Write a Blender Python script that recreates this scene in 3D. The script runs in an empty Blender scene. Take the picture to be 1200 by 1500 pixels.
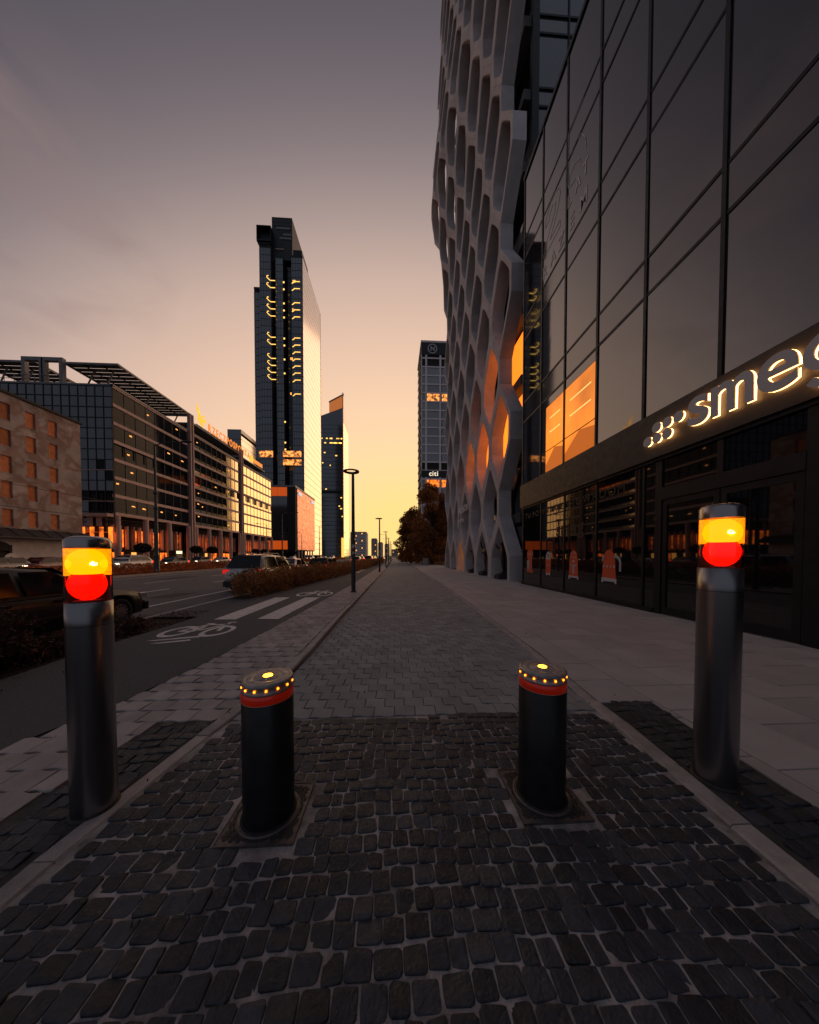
import bpy, bmesh, math, random
import numpy as np
from mathutils import Vector, Matrix
random.seed(7); RNG = np.random.default_rng(7)
R = math.radians
S = bpy.context.scene
C = S.collection

# ------------------------------------------------------------------ camera
cam = bpy.data.cameras.new('camera'); co = bpy.data.objects.new('camera', cam); C.objects.link(co)
co.location = (0, 0, 1.5); co.rotation_euler = (R(90 - 1.34), 0, R(-3.0))
cam.sensor_fit = 'HORIZONTAL'; cam.sensor_width = 36; cam.lens = 36 * 420 / 1200
cam.shift_y = 74 / 1200; cam.clip_start = 0.05; cam.clip_end = 9000
S.camera = co
# ------------------------------------------------------------------ sky
SUN_AZ, SUN_EL = 2.0, 2.5          # the glow of the sunset: just right of the street's end
w = bpy.data.worlds.new('World'); S.world = w; w.use_nodes = True
nt = w.node_tree; N = nt.nodes; L = nt.links; N.clear()
def wn(t, **k):
    n = N.new(t)
    for a, b in k.items(): setattr(n, a, b)
    return n
tc = wn('ShaderNodeTexCoord')
sd = (math.sin(R(SUN_AZ)) * math.cos(R(SUN_EL)), math.cos(R(SUN_AZ)) * math.cos(R(SUN_EL)), math.sin(R(SUN_EL)))
def wdot(v):
    d = wn('ShaderNodeVectorMath', operation='DOT_PRODUCT'); nz = wn('ShaderNodeVectorMath', operation='NORMALIZE')
    L.new(tc.outputs['Generated'], nz.inputs[0]); L.new(nz.outputs[0], d.inputs[0]); d.inputs[1].default_value = v
    return d.outputs['Value']
def wmath(op, a, b=None, clamp=False):
    m = wn('ShaderNodeMath', operation=op); m.use_clamp = clamp
    for i, x in enumerate((a, b)):
        if x is None: continue
        if isinstance(x, (int, float)): m.inputs[i].default_value = x
        else: L.new(x, m.inputs[i])
    return m.outputs[0]
sq = wn('ShaderNodeVectorMath', operation='MULTIPLY'); L.new(tc.outputs['Generated'], sq.inputs[0]); sq.inputs[1].default_value = (.56, 1, 1)   # the glow is wider than it is high
def wdot2(v):
    d = wn('ShaderNodeVectorMath', operation='DOT_PRODUCT'); nz = wn('ShaderNodeVectorMath', operation='NORMALIZE')
    L.new(sq.outputs[0], nz.inputs[0]); L.new(nz.outputs[0], d.inputs[0]); d.inputs[1].default_value = v
    return d.outputs['Value']
ang = wmath('DIVIDE', wmath('ARCCOSINE', wdot2(sd)), math.pi)
def lin(c): return tuple(((x / 255 + .055) / 1.055) ** 2.4 if x > 10 else x / 255 / 12.92 for x in c)
ramp = wn('ShaderNodeValToRGB'); ramp.color_ramp.interpolation = 'B_SPLINE'
stops = [(0, (255, 214, 128)), (6, (255, 214, 132)), (13, (255, 214, 150)), (22, (243, 204, 166)), (32, (224, 188, 164)), (41, (194, 168, 155)),
         (48, (150, 134, 132)), (54, (112, 102, 107)), (60, (84, 80, 87)), (68, (66, 65, 73)), (80, (86, 88, 99)), (95, (98, 101, 112)), (180, (98, 101, 112))]
el = ramp.color_ramp.elements
while len(el) < len(stops): el.new(.5)
for e, (a, c) in zip(el, stops): e.position = a / 180; e.color = (*lin(c), 1)
L.new(ang, ramp.inputs[0])
# low band of dusk light along the horizon, dying away from the sunset round to the east
sx = wn('ShaderNodeSeparateXYZ'); nrm = wn('ShaderNodeVectorMath', operation='NORMALIZE'); L.new(tc.outputs['Generated'], nrm.inputs[0]); L.new(nrm.outputs[0], sx.inputs[0])
hl = wmath('SQRT', wmath('MAXIMUM', wmath('SUBTRACT', 1.0, wmath('MULTIPLY', sx.outputs[2], sx.outputs[2])), .0004))
caz = wmath('DIVIDE', sx.outputs[1], hl)
def wmap(v, a, b, c, d, smooth=False):
    m = wn('ShaderNodeMapRange'); m.interpolation_type = 'SMOOTHSTEP' if smooth else 'LINEAR'
    for k, x in zip(('From Min', 'From Max', 'To Min', 'To Max'), (a, b, c, d)): m.inputs[k].default_value = x
    L.new(v, m.inputs[0]); return m.outputs[0]
bst = wmath('MULTIPLY', wmath('EXPONENT', wmath('MULTIPLY', wmath('ABSOLUTE', sx.outputs[2]), -2.6)), wmap(caz, -.75, .55, .22, .95, True))
bcol = wn('ShaderNodeVectorMath', operation='SCALE'); bcol.inputs[0].default_value = (.50, .37, .33); L.new(bst, bcol.inputs['Scale'])
lite = wn('ShaderNodeVectorMath', operation='MAXIMUM'); L.new(ramp.outputs[0], lite.inputs[0]); L.new(bcol.outputs[0], lite.inputs[1])
bmix = wn('ShaderNodeMix', data_type='RGBA'); L.new(wmap(caz, .74, .36, 0, 1, True), bmix.inputs[0]); L.new(ramp.outputs[0], bmix.inputs[6]); L.new(lite.outputs[0], bmix.inputs[7])
# thin high cloud, up over the left-hand houses
nz = wn('ShaderNodeTexNoise'); nz.inputs['Scale'].default_value = 5.5; nz.inputs['Detail'].default_value = 5; nz.inputs['Distortion'].default_value = .5
mp = wn('ShaderNodeMapping'); mp.inputs['Scale'].default_value = (1.0, 1.0, 2.6); mp.inputs['Rotation'].default_value = (0, R(35), 0)
L.new(tc.outputs['Generated'], mp.inputs[0]); L.new(mp.outputs[0], nz.inputs['Vector'])
cd = Vector((-.71, .57, .66)).normalized()
mr = wn('ShaderNodeMapRange'); mr.inputs['From Min'].default_value = .972; mr.inputs['From Max'].default_value = .998
L.new(wdot(tuple(cd)), mr.inputs[0])
cl = wmath('MULTIPLY', mr.outputs[0], wmath('MULTIPLY', wmath('SUBTRACT', nz.outputs[0], .42), 2.6, True), True)
mx = wn('ShaderNodeMix', data_type='RGBA'); L.new(wmath('MULTIPLY', cl, .75), mx.inputs[0]); L.new(bmix.outputs[2], mx.inputs[6]); mx.inputs[7].default_value = (*lin((138, 116, 114)), 1)
sky = wn('ShaderNodeTexSky', sky_type='NISHITA'); sky.sun_disc = False; sky.sun_elevation = R(SUN_EL); sky.sun_rotation = R(SUN_AZ)
bg = wn('ShaderNodeBackground'); bg.inputs[1].default_value = 1.0
ad = wn('ShaderNodeMix', data_type='RGBA', blend_type='ADD'); ad.inputs[0].default_value = .0005
L.new(mx.outputs[2], ad.inputs[6]); L.new(sky.outputs[0], ad.inputs[7]); L.new(ad.outputs[2], bg.inputs[0])
ow = wn('ShaderNodeOutputWorld'); L.new(bg.outputs[0], ow.inputs[0])
# ------------------------------------------------------------------ sun, exposure
sl = bpy.data.lights.new('sun', 'SUN'); sl.energy = .85; sl.angle = R(60); sl.color = (1, .56, .30)
so = bpy.data.objects.new('sun', sl); C.objects.link(so)
so.rotation_euler = Vector((-math.sin(R(32)) * math.cos(R(10)), -math.cos(R(32)) * math.cos(R(10)), -math.sin(R(10)))).to_track_quat('-Z', 'Y').to_euler()
so.location = (60, 200, 60)
V = S.view_settings; V.view_transform = 'Standard'; V.look = 'None'; V.exposure = 0.2; V.gamma = 1; V.use_curve_mapping = False
S.render.engine = 'CYCLES'; S.cycles.use_denoising = True; S.cycles.max_bounces = 7; S.cycles.glossy_bounces = 4; S.cycles.transparent_max_bounces = 12
S.cycles.sample_clamp_indirect = 4; S.cycles.caustics_reflective = False; S.cycles.caustics_refractive = False

# ------------------------------------------------------------------ materials
MATS = {}
def mat(name, col=(.5, .5, .5), rough=.6, metal=0, var=0, vs=3, bump=0, bs=40, rnd=0, ior=1.5, emis=None, es=0, coat=0, warm=0, detail=5, aniso=0, spec=.5):
    if name in MATS: return MATS[name]
    m = bpy.data.materials.new(name); m.use_nodes = True; MATS[name] = m
    n = m.node_tree.nodes; l = m.node_tree.links; p = n['Principled BSDF']
    p.inputs['Base Color'].default_value = (*col, 1); p.inputs['Roughness'].default_value = rough; p.inputs['Metallic'].default_value = metal
    p.inputs['IOR'].default_value = ior; p.inputs['Coat Weight'].default_value = coat; p.inputs['Coat Roughness'].default_value = .05
    p.inputs['Specular IOR Level'].default_value = spec
    g = n.new('ShaderNodeNewGeometry')
    out = None
    if var or rnd or warm:
        src = n.new('ShaderNodeRGB'); src.outputs[0].default_value = (*col, 1); out = src.outputs[0]
        if var:
            z = n.new('ShaderNodeTexNoise'); z.inputs['Scale'].default_value = vs; z.inputs['Detail'].default_value = detail; z.inputs['Roughness'].default_value = .65
            l.new(g.outputs['Position'], z.inputs['Vector'])
            r = n.new('ShaderNodeMapRange'); r.inputs['From Min'].default_value = .28; r.inputs['From Max'].default_value = .72; r.inputs['To Min'].default_value = 1 - var; r.inputs['To Max'].default_value = 1 + var
            l.new(z.outputs[0], r.inputs[0])
            q = n.new('ShaderNodeVectorMath'); q.operation = 'SCALE'; l.new(out, q.inputs[0]); l.new(r.outputs[0], q.inputs['Scale']); out = q.outputs[0]
        if rnd:
            oi = n.new('ShaderNodeObjectInfo'); a = n.new('ShaderNodeMath'); a.operation = 'ADD'; l.new(oi.outputs['Random'], a.inputs[0]); l.new(g.outputs['Random Per Island'], a.inputs[1])
            f = n.new('ShaderNodeMath'); f.operation = 'FRACT'; l.new(a.outputs[0], f.inputs[0])
            r = n.new('ShaderNodeMapRange'); r.inputs['To Min'].default_value = 1 - rnd; r.inputs['To Max'].default_value = 1 + rnd; l.new(f.outputs[0], r.inputs[0])
            q = n.new('ShaderNodeVectorMath'); q.operation = 'SCALE'; l.new(out, q.inputs[0]); l.new(r.outputs[0], q.inputs['Scale']); out = q.outputs[0]
        l.new(out, p.inputs['Base Color'])
    if bump:
        z = n.new('ShaderNodeTexNoise'); z.inputs['Scale'].default_value = bs; z.inputs['Detail'].default_value = 4; l.new(g.outputs['Position'], z.inputs['Vector'])
        b = n.new('ShaderNodeBump'); b.inputs['Strength'].default_value = bump; b.inputs['Distance'].default_value = .02; l.new(z.outputs[0], b.inputs['Height']); l.new(b.outputs[0], p.inputs['Normal'])
    if var and rough > .15:
        r = n.new('ShaderNodeMapRange'); r.inputs['From Min'].default_value = .3; r.inputs['From Max'].default_value = .7; r.inputs['To Min'].default_value = max(.03, rough - .12); r.inputs['To Max'].default_value = min(1, rough + .12)
        z = n.new('ShaderNodeTexNoise'); z.inputs['Scale'].default_value = vs * 2.3; z.inputs['Detail'].default_value = 4; l.new(g.outputs['Position'], z.inputs['Vector']); l.new(z.outputs[0], r.inputs[0]); l.new(r.outputs[0], p.inputs['Roughness'])
    if emis:
        p.inputs['Emission Color'].default_value = (*emis, 1); p.inputs['Emission Strength'].default_value = es
    return m
def nodes(m): return m.node_tree.nodes, m.node_tree.links, m.node_tree.nodes['Principled BSDF']

# ------------------------------------------------------------------ mesh helpers
class MB:
    def __init__(s): s.v = []; s.f = []; s.sm = []
    def add(s, vs, fs, smooth=False):
        o = len(s.v); s.v += [tuple(v) for v in vs]; s.f += [tuple(i + o for i in f) for f in fs]; s.sm += [smooth] * len(fs); return s
    def box(s, x0, x1, y0, y1, z0, z1, bev=0):
        if bev:
            b = bev; vs = []
            for z, k in ((z0, 0), (z1 - b, 0), (z1, b)):
                vs += [(x0 + k, y0 + k, z), (x1 - k, y0 + k, z), (x1 - k, y1 - k, z), (x0 + k, y1 - k, z)]
            fs = [(3, 2, 1, 0), (8, 9, 10, 11)]
            for o in (0, 4): fs += [(o + i, o + (i + 1) % 4, o + 4 + (i + 1) % 4, o + 4 + i) for i in range(4)]
            return s.add(vs, fs)
        return s.add([(x0, y0, z0), (x1, y0, z0), (x1, y1, z0), (x0, y1, z0), (x0, y0, z1), (x1, y0, z1), (x1, y1, z1), (x0, y1, z1)],
                     [(3, 2, 1, 0), (4, 5, 6, 7), (0, 1, 5, 4), (1, 2, 6, 5), (2, 3, 7, 6), (3, 0, 4, 7)])
    def bar(s, p, q, a, b=None):
        p = Vector(p); q = Vector(q); b = b or a; d = (q - p).normalized()
        u = d.cross(Vector((0, 0, 1)));  u = u.normalized() if u.length > 1e-4 else Vector((1, 0, 0)); v = d.cross(u).normalized()
        u *= a / 2; v *= b / 2
        vs = [p - u - v, p + u - v, p + u + v, p - u + v, q - u - v, q + u - v, q + u + v, q - u + v]
        return s.add(vs, [(3, 2, 1, 0), (4, 5, 6, 7), (0, 1, 5, 4), (1, 2, 6, 5), (2, 3, 7, 6), (3, 0, 4, 7)])
    def tube(s, pts, rad, n=10, caps=True, smooth=True):
        pts = [Vector(p) for p in pts]; rad = rad if isinstance(rad, (list, tuple)) else [rad] * len(pts); vs = []
        pu = None
        for i, p in enumerate(pts):
            d = (pts[min(i + 1, len(pts) - 1)] - pts[max(i - 1, 0)]).normalized()
            if pu is None: u = d.orthogonal().normalized()
            else: u = (pu - d * pu.dot(d)); u = u.normalized() if u.length > 1e-5 else d.orthogonal().normalized()
            pu = u; v = d.cross(u)
            vs += [p + (u * math.cos(2 * math.pi * k / n) + v * math.sin(2 * math.pi * k / n)) * rad[i] for k in range(n)]
        fs = [(i * n + k, i * n + (k + 1) % n, (i + 1) * n + (k + 1) % n, (i + 1) * n + k) for i in range(len(pts) - 1) for k in range(n)]
        s.add(vs, fs, smooth)
        if caps: s.add(vs[:n], [tuple(range(n))[::-1]]); s.add(vs[-n:], [tuple(range(n))])
        return s
    def lathe(s, prof, c=(0, 0, 0), n=32, a0=0, a1=2 * math.pi, smooth=True):
        full = abs(a1 - a0 - 2 * math.pi) < 1e-6; m = n if full else n + 1; vs = []
        for r, z in prof: vs += [(c[0] + r * math.cos(a0 + (a1 - a0) * k / n), c[1] + r * math.sin(a0 + (a1 - a0) * k / n), c[2] + z) for k in range(m)]
        fs = []
        for i in range(len(prof) - 1):
            for k in range(n):
                k2 = (k + 1) % m; fs.append((i * m + k, i * m + k2, (i + 1) * m + k2, (i + 1) * m + k))
        return s.add(vs, fs, smooth)
    def prism(s, poly, f0, f1):
        n = len(poly); vs = [f0(*p) for p in poly] + [f1(*p) for p in poly]
        return s.add(vs, [tuple(range(n))[::-1], tuple(range(n, 2 * n))] + [(i, (i + 1) % n, n + (i + 1) % n, n + i) for i in range(n)])
    def quad(s, a, b, c, d): return s.add([a, b, c, d], [(0, 1, 2, 3)])
    def mesh(s, name='mesh'):
        me = bpy.data.meshes.new(name); me.from_pydata(s.v, [], s.f); 
        me.polygons.foreach_set('use_smooth', s.sm); me.update(); return me
    def build(s, name, m, parent=None, world=True): return ob(name, s.mesh(name), m, parent, world)
def ob(name, me, m=None, parent=None, world=True):
    o = bpy.data.objects.new(name, me); C.objects.link(o)
    if m is not None and me is not None:
        if me.materials: me.materials[0] = m
        else: me.materials.append(m)
    if parent is not None:
        o.parent = parent
        if world:
            b = parent.matrix_basis; q = parent
            mi = parent.matrix_parent_inverse @ b
            if parent.parent: mi = parent.parent.matrix_basis @ parent.matrix_parent_inverse @ b
            o.matrix_parent_inverse = mi.inverted()
    return o
def tag(o, label, cat, group=None):
    o['label'] = label; o['category'] = cat
    if group: o['group'] = group
    return o
def thing(name, label, cat, loc=(0, 0, 0), rz=0, group=None):
    o = bpy.data.objects.new(name, None); C.objects.link(o); o.location = loc; o.rotation_euler = (0, 0, rz); o.empty_display_size = .2
    return tag(o, label, cat, group)
def struct(o): o['kind'] = 'structure'; return o
def stuff(o): o['kind'] = 'stuff'; return o
def dup(root, loc, rz=0, label=None, group=None, name=None):
    kids = {}
    for o in C.objects:
        if o.parent: kids.setdefault(o.parent.name, []).append(o)
    def cp(o, par):
        c = o.copy(); C.objects.link(c); c.parent = par
        if par is not None: c.matrix_parent_inverse = o.matrix_parent_inverse
        for k in kids.get(o.name, []): cp(k, c)
        return c
    r = cp(root, None); r.location = loc; r.rotation_euler = (0, 0, rz)
    if label: r['label'] = label
    if group: r['group'] = group
    return r
_dg = None
def textmesh(s, size, ext=.0, off=0, align='LEFT', shear=0):
    cu = bpy.data.curves.new('txt', 'FONT'); cu.body = s; cu.size = size; cu.extrude = ext; cu.offset = off; cu.align_x = align; cu.shear = shear; cu.resolution_u = 6
    o = bpy.data.objects.new('txt', cu); C.objects.link(o)
    me = bpy.data.meshes.new_from_object(o.evaluated_get(bpy.context.evaluated_depsgraph_get()))
    bpy.data.objects.remove(o); bpy.data.curves.remove(cu)
    return me
FX = Matrix(((0, 0, -1, 0), (-1, 0, 0, 0), (0, 1, 0, 0), (0, 0, 0, 1)))     # lettering that faces -X (right-hand front)
FXP = Matrix(((0, 0, 1, 0), (1, 0, 0, 0), (0, 1, 0, 0), (0, 0, 0, 1)))      # lettering that faces +X (left-hand fronts)
FY = Matrix(((1, 0, 0, 0), (0, 0, -1, 0), (0, 1, 0, 0), (0, 0, 0, 1)))      # lettering that faces -Y (the camera)
def letters(txt, size, ext, off, M4, origin, m, parent, name='letter', gap=0.0, sx=1.0, widths=None):
    x = 0; made = []
    for ch in txt:
        if ch == ' ': x += size * .35 * sx; continue
        me = textmesh(ch, size, ext, off)
        xs = [v.co.x for v in me.vertices]; x0, x1 = min(xs), max(xs)
        me.transform(Matrix.Translation((-x0, 0, 0))); me.transform(Matrix.Diagonal((sx, 1, 1, 1))); me.transform(Matrix.Translation((x, 0, 0)))
        x += (x1 - x0) * sx + size * .09 + gap
        me.transform(Matrix.Translation(origin) @ M4)
        made.append(ob(name, me, m, parent))
    return made
def interp(pts):
    ys = [p[0] for p in pts]; xs = [p[1] for p in pts]
    return lambda y: float(np.interp(y, ys, xs))
def npmesh(name, verts, faces_flat, nper):
    me = bpy.data.meshes.new(name); nv = len(verts); nf = len(faces_flat) // nper
    me.vertices.add(nv); me.vertices.foreach_set('co', np.asarray(verts, dtype=np.float32).ravel())
    me.loops.add(nf * nper); me.loops.foreach_set('vertex_index', np.asarray(faces_flat, dtype=np.int32))
    me.polygons.add(nf); me.polygons.foreach_set('loop_start', np.arange(nf, dtype=np.int32) * nper); me.polygons.foreach_set('loop_total', np.full(nf, nper, dtype=np.int32))
    me.update(calc_edges=True); return me
def leaves(name, pts, size, jit=.5, aspect=.55, up=0.0):
    """one leaf-shaped rhombus at each point, turned at random"""
    n = len(pts); pts = np.asarray(pts)
    a = RNG.normal(size=(n, 3)); a[:, 2] += up; a /= np.linalg.norm(a, axis=1)[:, None]
    b = RNG.normal(size=(n, 3)); b -= a * (a * b).sum(1)[:, None]; b /= np.linalg.norm(b, axis=1)[:, None]
    sz = size * (1 + jit * (RNG.random(n) * 2 - 1)); A = a * sz[:, None]; B = b * (sz * aspect)[:, None]
    v = np.stack([pts - A, pts + B, pts + A, pts - B], 1).reshape(-1, 3)
    return npmesh(name, v, np.arange(4 * n), 4)

# ================================================================== ground lines, measured in metres from the camera's foot
kl = interp([(0, -1.72), (1.3, -1.68), (2.0, -1.61), (2.75, -1.49), (3.6, -1.29), (4.5, -1.27), (7, -1.27), (13, -1.19), (30, -1.0), (60, -.85), (200, -.6)])   # path's left kerb
kr = interp([(0, 1.78), (1.2, 1.82), (2.0, 1.94), (2.8, 1.97), (4.5, 2.12), (7.5, 2.21), (14, 2.44), (40, 2.56), (60, 2.6), (200, 2.8)])                      # its right edge
ap = interp([(0, -3.5), (2.36, -3.06), (2.97, -2.8), (4.28, -2.52), (5.8, -2.41), (13.8, -2.13), (26, -2.05), (60, -1.75), (200, -1.4)])                  # pavers | cycle lane
bl = interp([(0, -4.6), (3.6, -4.66), (6.6, -4.6), (9.8, -4.85), (14, -4.45), (20, -3.85), (30, -3.2), (45, -2.7), (60, -2.4), (200, -2.2)])              # cycle lane | planting
re_ = interp([(0, -5.85), (9, -5.8), (14, -5.55), (20, -5.1), (30, -4.5), (45, -3.8), (60, -3.5), (200, -3.2)])                                           # road's edge
zl = interp([(0, 0), (2.7, 0), (4.6, .07), (200, .07)])
def strip(name, f0, f1, ys, z, m, parent=None):
    b = MB(); vs = []
    for y in ys: zz = z(y) if callable(z) else z; vs += [(f0(y) if callable(f0) else f0, y, zz), (f1(y) if callable(f1) else f1, y, zz)]
    b.add(vs, [(2 * i, 2 * i + 1, 2 * i + 3, 2 * i + 2) for i in range(len(ys) - 1)])
    return b.build(name, m, parent)
def yr(a, b, n): return list(np.linspace(a, b, n))
YF = yr(0, 16, 33) + yr(17, 60, 20) + yr(65, 200, 8)

asph = mat('asphalt', (.125, .118, .117), .85, var=.22, vs=1.3, bump=.5, bs=160, detail=9)
n_, l_, p_ = nodes(asph)
asph2 = mat('cycle_asphalt', (.105, .104, .107), .88, var=.3, vs=55, bump=.6, bs=220, detail=3)
earth = mat('earth', (.028, .022, .018), .95, var=.4, vs=14, bump=.6, bs=60)
joint_m = mat('joint_sand', (.36, .32, .31), .95, var=.85, vs=4.5, bump=.5, bs=120, detail=8)
cob_m = mat('cobble_basalt', (.040, .044, .054), .62, var=.3, vs=18, bump=.4, bs=70, rnd=.42, detail=6)
path_m = mat('path_paver', (.30, .295, .296), .84, var=.2, vs=2.2, bump=.35, bs=150, rnd=.14)
lpav_m = mat('left_paver', (.42, .365, .35), .85, var=.22, vs=2.5, bump=.35, bs=150, rnd=.15)
slab_m = mat('granite_slab', (.46, .415, .41), .72, var=.14, vs=1.6, bump=.2, bs=220, rnd=.09)
kerb_m = mat('kerb_stone', (.40, .35, .33), .82, var=.28, vs=6, bump=.35, bs=90, rnd=.1)
bed_m = mat('paver_bed', (.05, .046, .044), .95, var=.4, vs=9, bump=.4, bs=100)
white_m = mat('road_paint', (.70, .66, .63), .75, var=.28, vs=9, bump=.3, bs=160, detail=8)
grass_m = mat('dry_grass', (.10, .045, .018), .95, var=.5, vs=1.2, bump=.9, bs=25, detail=8)

g = MB().quad((-4000, -600, -.34), (4000, -600, -.34), (4000, 8000, -.34), (-4000, 8000, -.34)).build('ground', mat('far_ground', (.05, .046, .044), .95, var=.3, vs=.02)); struct(g)
road = struct(strip('road', lambda y: -38.5, re_, [-8] + YF + [400, 900], -.10, asph))
b = MB(); vs = []
YK = [-8] + YF
for y in YK: e = re_(y); zz = zl(y) - .004; vs += [(e - .0, y, -.11), (e - .0, y, zz), (e + .14, y, zz), (e + .14, y, -.11)]
for i in range(len(YK) - 1): b.add([vs[4 * i + k] for k in range(4)] + [vs[4 * i + 4 + k] for k in range(4)], [(0, 1, 5, 4), (1, 2, 6, 5), (2, 3, 7, 6)])
struct(b.build('road_kerb', kerb_m))
# --- cycle lane and planting beds
lane = struct(strip('cycle_lane', lambda y: bl(y), lambda y: ap(y), [-3] + YF, lambda y: zl(y) - .004, asph2))
bedY = [y for y in YF if y <= 7]
struct(strip('planting_bed', lambda y: re_(y) + .14, bl, [-3] + bedY, lambda y: .015, earth))
struct(strip('lay_by', lambda y: re_(y) + .14, bl, yr(7, 9.7, 6), lambda y: zl(y) - .006, asph2))
struct(strip('hedge_bed', lambda y: re_(y) + .14, bl, yr(9.7, 16, 10) + yr(17, 60, 20) + [100, 200], lambda y: zl(y) - .002, earth))
def ground_poly(name, pts, z, m, parent):
    b = MB(); b.add([(x, y, z) for x, y in pts], [tuple(range(len(pts)))]); return b.build(name, m, parent)
# painted bars and cycle signs on the lane (flat paint)
zp = .004
def paint(name, pts, parent=lane, lift=zp): 
    b = MB(); b.add([(x, y, zl(y) - .004 + lift) for x, y in pts], [tuple(range(len(pts)))]); return b.build(name, white_m, parent)
paint('paint_bar', [(-4.06, 6.63), (-3.57, 6.62), (-3.59, 10.04), (-4.09, 10.06)])
paint('paint_bar', [(-3.11, 6.65), (-2.63, 6.62), (-2.56, 9.98), (-3.06, 10.0)])
def cycle_sign(ox, oy, s, flip=1):
    b = MB(); z = lambda y: zl(y) - .004 + zp
    def T(u, v): return (ox + u * s, oy + v * s * flip)
    def ring(cx, cy, r, w=.11, n=26):
        vs = []
        for k in range(n):
            a = 2 * math.pi * k / n
            for q in (r, r - w): x, y = T(cx + q * math.cos(a), cy + q * 1.35 * math.sin(a)); vs.append((x, y, z(y)))
        b.add(vs, [(2 * k, 2 * ((k + 1) % n), 2 * ((k + 1) % n) + 1, 2 * k + 1) for k in range(n)])
    def seg(p, q, w=.10):
        p = Vector(p); q = Vector(q); d = (q - p).normalized(); nn = Vector((-d.y, d.x)) * w / 2
        vs = []
        for c in (p + nn, p - nn, q - nn, q + nn): x, y = T(c.x, c.y); vs.append((x, y, z(y) + .0012))
        b.add(vs, [(0, 1, 2, 3)])
    ring(0, 0, .36); ring(1.0, 0, .36)
    for p, q in (((0, 0), (.3, .62)), ((.3, .62), (.85, .62)), ((.42, 0), (.85, .66)), ((0, 0), (.42, 0)), ((.3, .62), (.42, 0)), ((.85, .5), (1.0, 0)), ((.85, .5), (.8, .85)), ((.72, .85), (.95, .85)), ((.2, .72), (.42, .72))): seg(p, q)
    return b.build('cycle_sign', white_m, lane)
cycle_sign(-4.08, 5.62, .72, 1.15); cycle_sign(-3.35, 10.9, .75, 1.6)
paint('paint_bar', [(-4.18, 5.02), (-4.02, 5.0), (-3.42, 5.2), (-3.5, 5.28)]); paint('paint_bar', [(-4.0, 4.86), (-3.85, 4.84), (-3.44, 5.0), (-3.5, 5.07)])
for yy in (24.5, 27.5): paint('paint_bar', [(-3.5, yy), (-3.05, yy), (-2.98, yy + 2.0), (-3.43, yy + 2.0)])
# road markings
def rpaint(x0, x1, y0, y1, d=0): 
    b = MB().quad((x0, y0, -.096), (x1, y0, -.096), (x1 + d, y1, -.096), (x0 + d, y1, -.096)); return b.build('lane_marking', white_m, road)
rpaint(-7.85, -7.73, -4, 60, .25)
for y in np.arange(-2.5, 80, 6.0): rpaint(-10.98, -10.86, y + 2.4, y + 5.0); rpaint(-14.5, -14.38, y + 1.8, y + 4.2)
rpaint(-18.6, -18.48, -4, 90); rpaint(-27.3, -27.15, -4, 120); rpaint(-36.9, -36.78, -4, 120)
for y in np.arange(0, 120, 7.0): rpaint(-31.5, -31.38, y, y + 3)
for (x, y, sx, sy) in ((-9.4, 11.2, .9, 1.6), (-16.3, 20, 1.2, 3)):     # tar repairs
    b = MB().quad((x, y, -.097), (x + sx, y + .1, -.097), (x + sx + .1, y + sy, -.097), (x, y + sy, -.097)); b.build('asphalt_patch', mat('tar_patch', (.04, .04, .042), .8, var=.3, vs=5), road)

# --- cobbles: stones of their own, 9 to 10 cm, in uneven rows
def cobble_mesh(k):
    r = random.Random(k); b = MB(); n = 12; hx = hy = .5; pts = []
    for i in range(n):
        a = 2 * math.pi * (i + .5) / n; c, s = math.cos(a), math.sin(a); e = .27
        x = math.copysign(abs(c) ** e, c) * .5 * (1 + r.uniform(-.07, .05)); y = math.copysign(abs(s) ** e, s) * .5 * (1 + r.uniform(-.07, .05)); pts.append((x, y))
    t = r.uniform(-.008, .008), r.uniform(-.008, .008)
    vs = [(x, y, -.04) for x, y in pts] + [(x, y, -.0045 + x * t[0] + y * t[1]) for x, y in pts] + [(x * .93, y * .93, -.0012 + x * t[0] + y * t[1] + r.uniform(-.001, .001)) for x, y in pts] + [(x * .6, y * .6, .0 + x * t[0] + y * t[1] + r.uniform(-.0008, .0012)) for x, y in pts] + [(0, 0, r.uniform(-.001, .001))]
    fs = []
    for o in (0, n, 2 * n): fs += [(o + i, o + (i + 1) % n, o + n + (i + 1) % n, o + n + i) for i in range(n)]
    fs += [(3 * n + i, 3 * n + (i + 1) % n, 4 * n) for i in range(n)]
    b.add(vs, fs, False); return b.mesh('cobble')
CM = [cobble_mesh(k) for k in range(16)]
for me in CM: me.materials.append(cob_m)
PL = [(-.735, 1.69, .215), (.925, 1.735, .215)]
def field(name, inside, x0, x1, y0, y1, s=.09):
    sheet = None; pos = []
    y = y0; row = 0; rr = random.Random(len(name))
    while y < y1:
        d = s * rr.uniform(.92, 1.1); x = x0 - rr.random() * s
        while x < x1:
            wd = s * rr.uniform(.78, 1.3); cx = x + wd / 2; cy = y + d / 2 + .03 * math.sin(cx * 1.9 + y * 1.1) + .008 * math.sin(cx * 9 + y * 5) + rr.uniform(-.006, .006)
            if inside(cx, cy, wd / 2, d / 2): pos.append((cx, cy, wd - .002 - rr.random() * .006, d - .001 - rr.random() * .007, rr.uniform(-.06, .06), rr.uniform(-.0035, .0025), rr.randrange(16)))
            x += wd
        y += d
    return pos
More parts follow.
